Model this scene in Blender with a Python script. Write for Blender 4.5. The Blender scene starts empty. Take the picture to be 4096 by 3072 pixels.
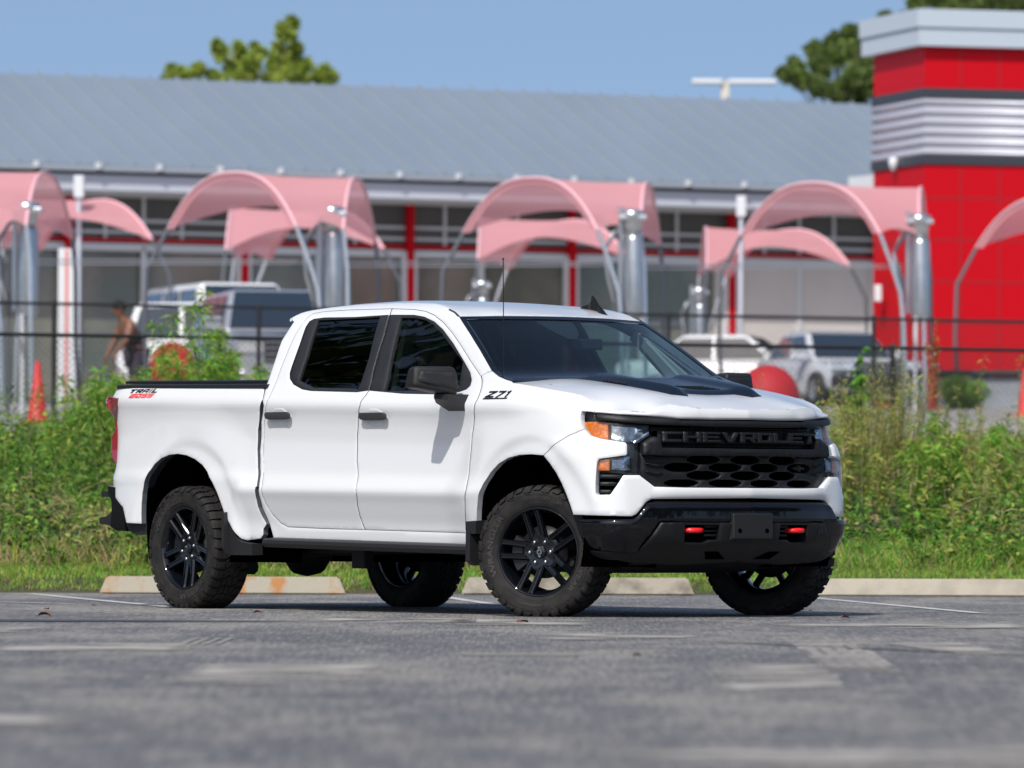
import bpy, bmesh, math, random
import numpy as np
from mathutils import Vector, Matrix, geometry as G
# ---------------------------------------------------------------- camera, sky, sun, exposure
S = bpy.context.scene
COL = S.collection
FPX = 25000.0; CAMH = 0.6; HOR = 2070.0; ROLL = .0035
pitch = math.atan((HOR-1536)/FPX)
fw = Vector((0, math.cos(pitch), math.sin(pitch))); up0 = Vector((0, -math.sin(pitch), math.cos(pitch))); rt0 = Vector((1, 0, 0))
rt = rt0*math.cos(ROLL)+up0*math.sin(ROLL); up = up0*math.cos(ROLL)-rt0*math.sin(ROLL)
cd = bpy.data.cameras.new('camera'); cam = bpy.data.objects.new('camera', cd); COL.objects.link(cam); S.camera = cam
M = Matrix((rt, up, -fw)).transposed().to_4x4(); M.translation = Vector((0, 0, CAMH)); cam.matrix_world = M
cd.sensor_width = 36; cd.lens = FPX*36/4096; cd.clip_end = 6000; cd.clip_start = .5
cd.dof.use_dof = True; cd.dof.focus_distance = 38.9; cd.dof.aperture_fstop = cd.lens/1000/.057
W = bpy.data.worlds.new('World'); S.world = W; W.use_nodes = True
nt = W.node_tree; bg = nt.nodes['Background']; sky = nt.nodes.new('ShaderNodeTexSky'); sky.sky_type = 'NISHITA'; sky.sun_disc = False
SUN_EL = math.radians(47); SUN_AZ = math.radians(21)      # sun behind the camera, to the left
sd = Vector((-math.sin(SUN_AZ)*math.cos(SUN_EL), -math.cos(SUN_AZ)*math.cos(SUN_EL), math.sin(SUN_EL)))
sky.sun_elevation = SUN_EL; sky.sun_rotation = math.atan2(sd.x, sd.y)
sky.air_density = 1.0; sky.dust_density = 1.5; sky.ozone_density = .45; sky.altitude = 0
tcw = nt.nodes.new('ShaderNodeTexCoord'); vad = nt.nodes.new('ShaderNodeVectorMath'); vad.operation = 'ADD'; vad.inputs[1].default_value = (0, 0, .24)
vno = nt.nodes.new('ShaderNodeVectorMath'); vno.operation = 'NORMALIZE'      # look into the sky a little higher: a clear dry day, blue down to the roofs
nt.links.new(tcw.outputs['Generated'], vad.inputs[0]); nt.links.new(vad.outputs[0], vno.inputs[0]); nt.links.new(vno.outputs[0], sky.inputs[0])
nt.links.new(sky.outputs[0], bg.inputs[0]); bg.inputs[1].default_value = .15
sl = bpy.data.lights.new('sun', 'SUN'); sl.energy = 4.1; sl.angle = math.radians(.5); sl.color = (1, .965, .91)
so = bpy.data.objects.new('sun', sl); COL.objects.link(so); so.rotation_euler = sd.to_track_quat('Z', 'Y').to_euler(); so.location = sd*50
S.view_settings.view_transform = 'Standard'; S.view_settings.look = 'None'; S.view_settings.exposure = 0.0; S.view_settings.gamma = 1
S.cycles.use_denoising = True
S.cycles.max_bounces = 8; S.cycles.transparent_max_bounces = 16
random.seed(7); rng = np.random.default_rng(7)
def at(u, v, D):           # point at distance D seen in direction (u, v) from where the photograph was taken
    p = fw + rt*((u-2048)/FPX) - up*((v-1536)/FPX)
    p = p*(D/p.y); return Vector((p.x, D, CAMH+p.z))
# ---------------------------------------------------------------- helpers
def tag(o, label=None, cat=None, group=None, kind=None):
    if label: o['label'] = label
    if cat: o['category'] = cat
    if group: o['group'] = group
    if kind: o['kind'] = kind
    return o
def empty(name, loc=(0,0,0), rz=0, label=None, cat=None, group=None):
    o = bpy.data.objects.new(name, None); COL.objects.link(o); o.location = loc; o.rotation_euler = (0,0,rz); o.empty_display_size = .2
    return tag(o, label, cat, group)
def link(name, V, F, mat, parent=None, smooth=False, fm=None):
    me = bpy.data.meshes.new(name); me.from_pydata([tuple(v) for v in V], [], F)
    for m in (mat if isinstance(mat, (list, tuple)) else [mat]): me.materials.append(m)
    if fm: me.polygons.foreach_set('material_index', fm)
    if smooth is True: me.polygons.foreach_set('use_smooth', [True]*len(F))
    elif isinstance(smooth, list): me.polygons.foreach_set('use_smooth', smooth)
    me.update(); o = bpy.data.objects.new(name, me); COL.objects.link(o)
    if parent: o.parent = parent
    return o
def copy_tree(o, parent=None):
    c = o.copy(); COL.objects.link(c); c.parent = parent
    if parent: c.matrix_parent_inverse = o.matrix_parent_inverse
    for ch in o.children: copy_tree(ch, c)
    return c
class MB:
    """collects boxes, prisms, tubes; one mesh object at the end"""
    def __init__(s): s.V = []; s.F = []; s.S = []; s.M = []
    def add(s, V, F, sm=False, mi=0):
        n = len(s.V); s.V += [tuple(v) for v in V]; s.F += [[i+n for i in f] for f in F]; s.S += [sm]*len(F); s.M += [mi]*len(F); return s
    def box(s, a, b, mi=0, bev=0):
        x0,y0,z0 = a; x1,y1,z1 = b
        if not bev: return s.add([(x0,y0,z0),(x1,y0,z0),(x1,y1,z0),(x0,y1,z0),(x0,y0,z1),(x1,y0,z1),(x1,y1,z1),(x0,y1,z1)], [[0,3,2,1],[4,5,6,7],[0,1,5,4],[1,2,6,5],[2,3,7,6],[3,0,4,7]], mi=mi)
        bm = bmesh.new(); bmesh.ops.create_cube(bm, size=1)
        for v in bm.verts: v.co = Vector(((x0+x1)/2+v.co.x*(x1-x0), (y0+y1)/2+v.co.y*(y1-y0), (z0+z1)/2+v.co.z*(z1-z0)))
        bmesh.ops.bevel(bm, geom=bm.edges[:], offset=bev, segments=2, profile=.5, affect='EDGES')
        bm.verts.ensure_lookup_table(); s.add([v.co[:] for v in bm.verts], [[v.index for v in f.verts] for f in bm.faces], mi=mi); bm.free(); return s
    def prism(s, poly, fn, t0, t1, mi=0):
        """poly: 2D loop, fn(a,b,t)->xyz ; closed solid between t0 and t1"""
        n = len(poly); V = [fn(a, b, t0) for a, b in poly]+[fn(a, b, t1) for a, b in poly]
        tri = G.tessellate_polygon([[Vector((a, b, 0)) for a, b in poly]])
        F = [[i, (i+1) % n, (i+1) % n+n, i+n] for i in range(n)]
        F += [list(t)[::-1] for t in tri]+[[i+n for i in t] for t in tri]
        return s.add(V, F, mi=mi)
    def tube(s, pts, r, n=10, mi=0, caps=True, r2=None):
        pts = [Vector(p) for p in pts]; V = []; F = []
        t0 = (pts[1]-pts[0]).normalized(); ref = Vector((0,0,1)) if abs(t0.z) < .9 else Vector((1,0,0)); u = t0.cross(ref).normalized()
        for i, p in enumerate(pts):
            t = (pts[min(i+1, len(pts)-1)]-pts[max(i-1, 0)]).normalized(); u = (u-t*u.dot(t)).normalized(); w = t.cross(u)
            rr = r if r2 is None else r+(r2-r)*i/(len(pts)-1)
            for k in range(n):
                a = 2*math.pi*k/n; V.append(p+(u*math.cos(a)+w*math.sin(a))*rr)
        for i in range(len(pts)-1):
            for k in range(n): F.append([i*n+k, i*n+(k+1) % n, (i+1)*n+(k+1) % n, (i+1)*n+k])
        s.add(V, F, True, mi)
        if caps: s.add(V[:n], [list(range(n))[::-1]], False, mi); s.add(V[-n:], [list(range(n))], False, mi)
        return s
    def lathe(s, prof, n=48, c=(0,0,0), axis='z', mi=0, sm=True, capped=False):
        V = []; F = []
        for r, h in prof:
            for k in range(n):
                a = 2*math.pi*k/n; x, y = r*math.cos(a), r*math.sin(a)
                V.append((c[0]+x, c[1]+y, c[2]+h) if axis == 'z' else (c[0]+x, c[1]+h, c[2]+y))
        for i in range(len(prof)-1):
            for k in range(n):
                f = [i*n+k, i*n+(k+1) % n, (i+1)*n+(k+1) % n, (i+1)*n+k]; F.append(f if axis == 'z' else f[::-1])
        if capped: F.append([(len(prof)-1)*n+k for k in range(n)]); F.append([k for k in range(n)][::-1])
        return s.add(V, F, sm, mi)
    def build(s, name, mat, parent=None, fix=True):
        o = link(name, s.V, s.F, mat, parent, s.S, s.M if isinstance(mat, (list, tuple)) else None)
        if fix:
            bm = bmesh.new(); bm.from_mesh(o.data); bmesh.ops.recalc_face_normals(bm, faces=bm.faces[:]); bm.to_mesh(o.data); bm.free()
        return o
# ---------------------------------------------------------------- materials
def mat(name, col, rough=.5, metal=0., spec=.5, coat=0., coat_r=.03, emis=None, es=0.):
    m = bpy.data.materials.new(name); m.use_nodes = True; b = m.node_tree.nodes['Principled BSDF']
    b.inputs['Base Color'].default_value = (*col, 1); b.inputs['Roughness'].default_value = rough; b.inputs['Metallic'].default_value = metal
    b.inputs['Specular IOR Level'].default_value = spec; b.inputs['Coat Weight'].default_value = coat; b.inputs['Coat Roughness'].default_value = coat_r
    if emis: b.inputs['Emission Color'].default_value = (*emis, 1); b.inputs['Emission Strength'].default_value = es
    return m
def noisy(m, scale, amt, col2=None, bump=0., detail=4, coord='Object', stretch=(1,1,1), thr=(.4,.6), bscale=None, rough2=None):
    """procedural variation of colour and a bump on top of a plain material"""
    t = m.node_tree; b = t.nodes['Principled BSDF']; tc = t.nodes.new('ShaderNodeTexCoord'); mp = t.nodes.new('ShaderNodeMapping'); mp.inputs['Scale'].default_value = stretch
    t.links.new(tc.outputs[coord], mp.inputs[0]); n = t.nodes.new('ShaderNodeTexNoise'); n.inputs['Scale'].default_value = scale; n.inputs['Detail'].default_value = detail
    t.links.new(mp.outputs[0], n.inputs['Vector']); r = t.nodes.new('ShaderNodeValToRGB'); r.color_ramp.elements[0].position = thr[0]; r.color_ramp.elements[1].position = thr[1]
    c = b.inputs['Base Color'].default_value[:3]; c2 = col2 or tuple(x*(1-amt) for x in c)
    r.color_ramp.elements[0].color = (*c, 1); r.color_ramp.elements[1].color = (*c2, 1)
    t.links.new(n.outputs['Fac'], r.inputs[0]); t.links.new(r.outputs[0], b.inputs['Base Color'])
    if bump:
        n2 = t.nodes.new('ShaderNodeTexNoise'); n2.inputs['Scale'].default_value = bscale or scale*4; n2.inputs['Detail'].default_value = 3; t.links.new(tc.outputs[coord], n2.inputs['Vector'])
        bp = t.nodes.new('ShaderNodeBump'); bp.inputs['Strength'].default_value = bump; bp.inputs['Distance'].default_value = .01
        t.links.new(n2.outputs['Fac'], bp.inputs['Height']); t.links.new(bp.outputs[0], b.inputs['Normal'])
    return m
def glass(name, tint, refl=1.0, rough=.0, ior=1.5):
    """thin tinted pane: see-through plus a mirror layer by fresnel"""
    m = bpy.data.materials.new(name); m.use_nodes = True; t = m.node_tree; t.nodes.clear()
    out = t.nodes.new('ShaderNodeOutputMaterial'); mx = t.nodes.new('ShaderNodeMixShader'); tr = t.nodes.new('ShaderNodeBsdfTransparent'); gl = t.nodes.new('ShaderNodeBsdfGlossy'); fr = t.nodes.new('ShaderNodeFresnel'); mu = t.nodes.new('ShaderNodeMath')
    tr.inputs[0].default_value = (*tint, 1); gl.inputs['Roughness'].default_value = rough; ge = t.nodes.new('ShaderNodeNewGeometry'); im = t.nodes.new('ShaderNodeMapRange'); im.inputs[3].default_value = ior; im.inputs[4].default_value = 1/ior; t.links.new(ge.outputs['Backfacing'], im.inputs[0]); t.links.new(im.outputs[0], fr.inputs['IOR'])
    mu.operation = 'MULTIPLY'; mu.inputs[1].default_value = refl; mu.use_clamp = True
    t.links.new(fr.outputs[0], mu.inputs[0]); t.links.new(mu.outputs[0], mx.inputs[0]); t.links.new(tr.outputs[0], mx.inputs[1]); t.links.new(gl.outputs[0], mx.inputs[2]); t.links.new(mx.outputs[0], out.inputs[0])
    return m
M_paint = mat('white_paint', (.685,.70,.712), .30, coat=1, coat_r=.04)
M_jamb = mat('white_jamb', (.62,.64,.66), .5)
M_black = mat('gloss_black', (.003,.0035,.005), .05, spec=.45)
M_satin = noisy(mat('satin_black', (.009,.0095,.011), .45, spec=.3), 300, .2, bump=.12, bscale=500)
M_grain = noisy(mat('grained_plastic', (.015,.0155,.017), .46, spec=.4), 250, .2, bump=.3, bscale=450)
M_trim = mat('trim_black', (.018,.019,.021), .45)
M_dark = mat('dark_interior', (.008,.008,.009), .8)
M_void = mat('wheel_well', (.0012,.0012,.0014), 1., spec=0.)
M_seat = noisy(mat('seat_cloth', (.03,.03,.035), .85), 60, .3)
M_grey = mat('interior_grey', (.25,.26,.25), .6)
M_rubber = noisy(mat('tyre_rubber', (.0105,.0100,.0098), .72, spec=.28), 14, .25, col2=(.020,.0185,.0175), bump=.15, bscale=120)
M_letter = mat('tyre_letter', (.030,.027,.024), .6)
M_rim = mat('rim_gloss_black', (.003,.004,.006), .045, spec=.5)
M_chrome = mat('chrome', (.75,.75,.76), .12, metal=1)
M_steel = mat('dark_steel', (.04,.04,.04), .45, metal=.8)
M_under = noisy(mat('undercarriage', (.010,.010,.011), .7), 9, .4)
M_amber = noisy(mat('amber_lens', (.75,.14,.006), .12, coat=1, emis=None), 45, .5, col2=(.95,.32,.02), thr=(.45,.7))
M_red = mat('red_lens', (.20,.003,.006), .08, coat=1, spec=.8)
M_redlit = mat('red_lens_bright', (.55,.004,.008), .08, coat=1)
M_hook = mat('tow_hook_red', (.85,.012,.015), .3, coat=.5)
M_decal = mat('navy_black_decal', (.004,.008,.017), .22, spec=.5); M_gap = mat('panel_gap_shade', (.10,.115,.13), .6)
M_glass = glass('windshield_glass', (.62,.80,.84), 1.2)
M_glass_s = glass('side_glass', (.55,.66,.62), 1.2)
M_glass_t = glass('privacy_glass', (.025,.03,.035), 1.25)
M_lens = glass('headlamp_lens', (.80,.85,.88), 1.0)
M_refl = noisy(mat('reflector', (.50,.54,.58), .22, metal=1), 14, .75, thr=(.35,.65), bump=.35, bscale=30)
def herm(xs,ys):
    n=len(xs);m=[0]*n
    for i in range(n):
        if i==0:m[i]=(ys[1]-ys[0])/(xs[1]-xs[0])
        elif i==n-1:m[i]=(ys[-1]-ys[-2])/(xs[-1]-xs[-2])
        else:
            a=(ys[i]-ys[i-1])/(xs[i]-xs[i-1]);b=(ys[i+1]-ys[i])/(xs[i+1]-xs[i])
            m[i]=0 if a*b<=0 else 2*a*b/(a+b)
    def f(x):
        if x<=xs[0]:return ys[0]+m[0]*(x-xs[0])
        if x>=xs[-1]:return ys[-1]+m[-1]*(x-xs[-1])
        lo,hi=0,n-1
        while hi-lo>1:
            k=(lo+hi)//2
            if xs[k]<=x:lo=k
            else:hi=k
        h=xs[hi]-xs[lo];t=(x-xs[lo])/h
        return (2*t**3-3*t*t+1)*ys[lo]+(t**3-2*t*t+t)*h*m[lo]+(3*t*t-2*t**3)*ys[hi]+(t**3-t*t)*h*m[hi]
    return f
def sst(a,b,x):
    t=(x-a)/(b-a);t=0 if t<0 else 1 if t>1 else t
    return t*t*(3-2*t)
# plan outline of the body: (x forward, half width)
PL=[(.890,0),(.876,.14),(.862,.28),(.842,.42),(.812,.55),(.775,.66),(.748,.75),(.712,.83),(.662,.89),(.59,.94),(.49,.975),(.38,.993),(.25,1.0),(.1,1.002),(-.1,1.0),(-.6,1.0),(-1.2,1.0),(-1.8,1.0),(-2.4,1.0),(-3.0,1.0),(-3.7,1.0),(-4.2,1.0),(-4.45,.998),(-4.6,.985),(-4.68,.955),(-4.725,.90),(-4.745,.82),(-4.755,.6),(-4.76,.3),(-4.76,0)]
def _mk():
    ss=[0.]
    for i in range(1,len(PL)):ss.append(ss[-1]+math.hypot(PL[i][0]-PL[i-1][0],PL[i][1]-PL[i-1][1]))
    def crs(v):
        n=len(v);m=[(v[1]-v[0])/(ss[1]-ss[0])]+[(v[i+1]-v[i-1])/(ss[i+1]-ss[i-1]) for i in range(1,n-1)]+[(v[-1]-v[-2])/(ss[-1]-ss[-2])]
        def f(x):
            x=min(max(x,0),ss[-1]);k=0
            while k<n-2 and ss[k+1]<x:k+=1
            h=ss[k+1]-ss[k];t=(x-ss[k])/h
            return (2*t**3-3*t*t+1)*v[k]+(t**3-2*t*t+t)*h*m[k]+(3*t*t-2*t**3)*v[k+1]+(t**3-t*t)*h*m[k+1]
        return f
    fx=crs([p[0] for p in PL]);fy=crs([p[1] for p in PL])
    N=3000;S=ss[-1];T=[]
    for i in range(N+1):
        s=S*i/N;x,y=fx(s),fy(s);e=1e-3
        dx=fx(min(s+e,S))-fx(max(s-e,0));dy=fy(min(s+e,S))-fy(max(s-e,0));d=math.hypot(dx,dy)
        T.append((x,y,dy/d,-dx/d))
    return S,N,T
SMAX,_N,_T=_mk()
def plan(s):
    a=abs(s);t=a/SMAX*_N;i=int(t)
    if i>=_N:i=_N-1
    t-=i;p=_T[i];q=_T[i+1];r=[p[k]+(q[k]-p[k])*t for k in range(4)]
    sg=-1 if s>=0 else 1
    return r[0],sg*r[1],r[2],sg*r[3]      # x,y, outward nx,ny   (s>0 = right side, y<0)
def s_of_x(x):  # along the side
    lo,hi=0.,SMAX
    for _ in range(40):
        m=(lo+hi)/2
        if plan(m)[0]>x:lo=m
        else:hi=m
    return lo
# door / bed section: outward offset against height
PR=herm([.38,.44,.50,.53,.57,.62,.70,.745,.765,.79,.88,.96,1.06,1.16,1.24,1.285,1.31,1.34,1.39,1.44,1.5,1.6,1.7,1.8,1.86,1.905,1.94,1.98],
        [-.15,-.088,-.080,-.076,-.066,-.048,-.018,.002,.007,-.002,-.034,-.040,-.043,-.036,-.020,-.006,-.006,-.022,-.050,-.078,-.105,-.150,-.196,-.246,-.28,-.315,-.36,-.44])
# front-end section
PF=herm([.35,.45,.60,.75,.95,1.02,1.10,1.20,1.28,1.36,1.45],[-.05,-.02,0,0,-.0,-.012,-.045,-.060,-.085,-.16,-.26])
def rake(x): return -.0246*(min(x,-1.0)+1.67)
def flare(x,z):
    o=0
    for cx,cz in ((0.,.47),(-3.72,.47)):
        r=math.hypot(x-cx,(z-cz)*1.0)
        o=max(o,(.030 if cx==0 else .022)*((1-sst(.64,.95,r)) if r>.64 else 1-.5*sst(.64,.57,r))) if r<.95 else o
    return o
def OFF(s,z):
    x=plan(s)[0]
    zz=z-rake(x)*(.5+.5*sst(.8,1.3,z))*(1 if z<1.55 else max(0,1-(z-1.55)/.3))
    w=sst(-.25,.45,x)          # 1 at the nose
    a=PR(zz);b=PF(z)
    if z>1.02: b*=.3+.7*sst(.5,.95,abs(s))
    if x>-.75:   # fender: the door's lower crease fades out
        q=sst(-.75,-.45,x)*sst(1.26,1.06,z); a=a*(1-q)+(a*.4-.008)*q
    o=a*(1-w)+b*w
    if x<-3.06: # bed side behind the rear wheel is plainer
        k=sst(-3.06,-3.2,x)*sst(.93,.80,z); o=o*(1-k)-.018*k
    return o+flare(x,z)
def surf(s,z,d=0.):
    x,y,nx,ny=plan(s);o=OFF(s,z)+d
    return (x+nx*o,y+ny*o,z)
TR={
'bed':[(5.6061,1.4458),(4.5444,1.4305),(4.5135,1.4179),(4.4795,1.353),(4.5257,1.2658),(4.5711,1.1544),(4.5797,1.0344),(4.5614,0.9142),(4.5169,0.7939),(4.5265,0.7887),(4.5432,0.7249),(4.5499,0.661),(4.5374,0.6051),(4.5085,0.5533),(4.5459,0.5212),(4.5505,0.4852),(4.5822,0.4594),(4.7173,0.4475),(4.7512,0.4586),(4.7883,0.4961),(4.8351,0.5482),(4.8927,0.6084),(4.9397,0.6835),(4.9892,0.7567),(5.0449,0.8253),(5.1106,0.8863),(5.1887,0.9369),(5.2791,0.9753),(5.3782,1.0001),(5.4799,1.0102),(5.5773,1.0046),(5.6642,0.9822),(5.7364,0.9429),(5.7924,0.8884),(5.8326,0.8227),(5.8587,0.7515),(5.8721,0.681),(5.875,0.6145),(5.8716,0.5516),(6.0428,0.5561),(6.0663,0.6021),(6.0998,0.6598),(6.4,0.8),(6.4,1.4),(6.3,1.435),(6.15,1.452)],
'tail_light':[(6.1607,1.3831),(6.1864,1.3217),(6.2473,1.2837),(6.3,1.26),(6.3,1.24),(6.3,1.1607),(6.3,1.0449),(6.3,0.96),(6.3,0.96),(6.3,0.9699),(6.3,1.0439),(6.3,1.1427),(6.3,1.18),(6.3,1.2),(6.3,1.26),(6.3,1.3),(6.3,1.34),(6.3,1.3682),(6.3026,1.3829)],
'bed_arch':[(4.8927,0.6084),(4.9504,0.6767),(4.9797,0.7654),(5.0149,0.8421),(5.089,0.9071),(5.1624,0.9584),(5.2521,0.9986),(5.3699,1.0262),(5.4983,1.0376),(5.5976,1.0332),(5.6889,1.0158),(5.7753,0.9754),(5.8282,0.9141),(5.8451,0.8321),(5.8783,0.7501),(5.8982,0.6599),(5.9011,0.5942),(5.8716,0.5516)],
'rear_door':[(4.2824,0.5325),(4.3598,0.5577),(4.421,0.6094),(4.461,0.6771),(4.4708,0.7328),(4.4614,0.7886),(4.4948,0.874),(4.515,1.034),(4.498,1.1937),(4.4298,1.3203),(4.4187,1.3683),(4.4281,1.5295),(4.431,1.6909),(4.4308,1.7637),(4.4141,1.8282),(4.3937,1.8806),(4.3611,1.91),(4.2421,1.9219),(3.9721,1.9249),(3.5023,1.9212),(3.4713,1.877),(3.477,1.8691),(3.4354,1.7505),(3.4247,1.6552),(3.4007,1.5126),(3.3636,1.3898),(3.3708,1.3686),(3.3915,1.335),(3.3945,1.2997),(3.4396,1.2223),(3.4711,1.1054),(3.4698,0.9488),(3.412,0.7458),(3.4139,0.7477),(3.4473,0.6775),(3.4578,0.5994),(3.4433,0.5353),(3.4268,0.5174),(3.869,0.5228)],
'front_door':[(3.4268,0.5174),(3.4433,0.5353),(3.4578,0.5994),(3.4473,0.6775),(3.4139,0.7477),(3.412,0.7458),(3.4698,0.9488),(3.4711,1.1054),(3.4396,1.2223),(3.3945,1.2997),(3.3915,1.335),(3.3708,1.3686),(3.3636,1.3898),(3.4007,1.5126),(3.4247,1.6552),(3.4354,1.7505),(3.477,1.8691),(3.4713,1.877),(3.5023,1.9212),(3.2417,1.909),(3.1023,1.8935),(2.9807,1.8651),(2.8512,1.818),(2.7141,1.7507),(2.5719,1.6682),(2.4081,1.5658),(2.2441,1.4688),(2.2199,1.4454),(2.1961,1.4081),(2.1827,1.3694),(2.1777,1.3193),(2.1849,1.2773),(2.2101,1.2092),(2.2444,1.0952),(2.2478,0.9424),(2.2342,0.8278),(2.2229,0.7617),(2.2809,0.6322),(2.3268,0.5329),(2.3281,0.5015),(2.8487,0.5095)],
'cab':[(4.4983,1.4161),(4.4564,1.3127),(4.5216,1.2099),(4.5459,1.0342),(4.535,0.9141),(4.4912,0.7939),(4.488,0.7887),(4.5016,0.7249),(4.5037,0.6531),(4.4849,0.5813),(4.4702,0.5334),(4.4497,0.4601),(3.1302,0.4306),(2.3215,0.4213),(2.3154,0.4565),(2.3281,0.5015),(2.8487,0.5095),(3.4268,0.5174),(3.869,0.5228),(4.2824,0.5325),(4.3598,0.5577),(4.421,0.6094),(4.461,0.6771),(4.4708,0.7328),(4.4614,0.7886),(4.4948,0.874),(4.515,1.034),(4.498,1.1937),(4.4298,1.3203),(4.4187,1.3683),(4.4281,1.5295),(4.431,1.6909),(4.4308,1.7637),(4.4141,1.8282),(4.3937,1.8806),(4.3611,1.91),(4.2421,1.9219),(3.9721,1.9249),(3.5023,1.9212),(3.2417,1.909),(3.1023,1.8935),(2.9807,1.8651),(2.8512,1.818),(2.7141,1.7507),(2.5719,1.6682),(2.4081,1.5658),(2.2441,1.4688),(2.2062,1.4867),(2.1553,1.4997),(2.3581,1.6345),(2.525,1.7388),(2.7092,1.8468),(2.8074,1.89),(2.9174,1.918),(3.0674,1.94),(3.3174,1.953),(3.7174,1.958),(4.1174,1.95),(4.3674,1.935),(4.4974,1.915),(4.5774,1.88),(4.512,1.8589),(4.5248,1.8104),(4.5468,1.7337),(4.5171,1.539),(4.512,1.4583)],
'rear_trim':[(3.839,1.8778),(4.1879,1.883),(4.3034,1.8768),(4.3432,1.8607),(4.3538,1.8228),(4.3307,1.7051),(4.3191,1.5759),(4.3117,1.5195),(4.2834,1.4789),(4.218,1.4418),(4.0954,1.408),(3.9913,1.3962),(3.4848,1.3812),(3.3636,1.3898),(3.4007,1.5126),(3.4247,1.6552),(3.4354,1.7505),(3.477,1.8691),(3.4823,1.8837)],
'rear_glass':[(4.2568,1.8619),(3.7571,1.8638),(3.5799,1.8668),(3.511,1.6094),(3.4919,1.4034),(3.5746,1.4109),(4.001,1.4218),(4.1879,1.471),(4.203,1.6221)],
'front_trim':[(3.4781,1.8836),(3.2029,1.8761),(3.0828,1.8613),(2.9503,1.8281),(2.8212,1.7749),(2.661,1.6871),(2.4733,1.567),(2.3656,1.4955),(2.3218,1.4485),(2.3115,1.4098),(2.3357,1.3831),(2.4065,1.3663),(2.5658,1.3546),(2.9863,1.365),(3.3636,1.3898),(3.4007,1.5126),(3.4247,1.6552),(3.4354,1.7505),(3.477,1.8691)],
'front_glass':[(3.3418,1.8563),(3.1797,1.8509),(3.0613,1.8355),(2.9587,1.8032),(2.8276,1.7453),(2.6681,1.6561),(2.4984,1.5612),(2.4639,1.4662),(2.4227,1.3789),(2.8191,1.383),(3.2121,1.3908),(3.2763,1.605)],
'fender':[(2.2441,1.4688),(2.2062,1.4867),(2.1527,1.4996),(2.0663,1.466),(1.9849,1.4463),(1.9135,1.4329),(1.9016,1.4205),(1.5985,1.383),(1.3862,1.355),(1.266,1.337),(1.1833,1.3142),(1.115,1.2773),(1.0894,1.247),(1.0795,1.2325),(1.1882,1.2387),(1.1896,1.2169),(1.1838,1.1914),(1.1634,1.1513),(1.1443,1.1294),(1.1799,1.1187),(1.2058,1.1079),(1.2522,1.0944),(1.3882,1.024),(1.4716,0.9743),(1.6029,0.981),(1.7282,0.9781),(1.842,0.9611),(1.9395,0.9262),(2.0183,0.8733),(2.0792,0.8054),(2.1249,0.7281),(2.16,0.6465),(2.1894,0.5638),(2.2445,0.5102),(2.2928,0.4337),(2.3136,0.4565),(2.3281,0.5015),(2.3268,0.5329),(2.2809,0.6322),(2.2229,0.7617),(2.2342,0.8278),(2.2478,0.9424),(2.2444,1.0952),(2.2101,1.2092),(2.1849,1.2773),(2.1777,1.3193),(2.1827,1.3694),(2.1961,1.4081),(2.2199,1.4454)],
'bumper_cover':[(1.4716,0.9743),(1.3882,1.024),(1.2522,1.0944),(1.2058,1.1079),(1.1799,1.1187),(1.1443,1.1294),(1.09,1.091),(1.0162,1.0745),(0.8418,1.0523),(0.8303,1.0403),(0.8318,0.9843),(0.8399,0.9752),(0.9996,0.9531),(1.0089,0.9368),(1.0125,0.9007),(1.0154,0.7997),(1.014,0.7493),(1.0079,0.7367),(0.9336,0.7376),(0.9263,0.743),(0.857,0.85),(0.8482,0.8554),(0.7572,0.8559),(0.665,0.7868),(0.4697,0.7824),(0.0,0.7819),(0.0,0.7223),(0.384,0.7175),(0.6815,0.7139),(0.7153,0.6964),(0.7799,0.6227),(0.8069,0.6105),(0.9405,0.613),(1.1818,0.6188),(1.2109,0.6811),(1.2446,0.7448),(1.2868,0.8087),(1.3396,0.8696),(1.4026,0.9251)],
'headlight':[(1.2175,1.2392),(1.0964,1.2329),(1.074,1.1874),(0.8959,1.1744),(0.6598,1.1557),(0.6615,1.0905),(0.7296,1.0575),(0.7466,0.8604),(1.029,0.8666),(1.0353,0.9804),(1.1773,1.1044)],
'amber_up':[(1.177,1.1754),(1.0771,1.1759),(0.9742,1.1674),(0.9645,1.0694),(1.034,1.0778),(1.0989,1.0933),(1.1404,1.1261)],
'refl_up':[(0.9667,1.1655),(0.7994,1.1531),(0.7109,1.1482),(0.7092,1.0939),(0.7739,1.0573),(0.8184,1.0534),(0.9579,1.0694)],
'chrome_bar':[(0.6762,1.1194),(0.6717,1.0977),(0.7373,1.0538),(0.7784,1.0463),(0.7687,1.0645)],
'amber_lo':[(1.0174,0.9479),(0.9428,0.9552),(0.942,0.8823),(1.0208,0.8829)],
'refl_lo':[(0.9383,0.9571),(0.7962,0.9721),(0.796,0.8854),(0.9376,0.8849)],
'vent':[(1.0266,0.8793),(0.8457,0.8635),(0.9318,0.737),(1.0259,0.7314),(1.0326,0.7999)],
'fin0':[(1.006,0.8594),(0.8587,0.858),(0.8754,0.8363),(1.0036,0.836)],
'fin1':[(1.0049,0.8143),(0.8951,0.8128),(0.911,0.7911),(1.0027,0.7909)],
'fin2':[(1.0042,0.7674),(0.9268,0.7658),(0.9427,0.7459),(1.0021,0.7458)],
'top_bar':[(1.0666,1.2252),(0.8953,1.214),(0.7682,1.2072),(0.6202,1.2038),(0.6441,1.2064),(0.5124,1.1976),(0.4824,1.186),(0.0,1.1873),(0.0,1.1501),(0.2559,1.1491),(0.6231,1.1593),(0.6646,1.1608),(0.8948,1.1778),(1.0528,1.1888)],
'gap_bar':[(0.644,1.2086),(0.5124,1.1987),(0.4824,1.1871),(0.0,1.1873),(0.0,1.2009),(0.3189,1.2029),(0.6439,1.2108)],
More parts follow.
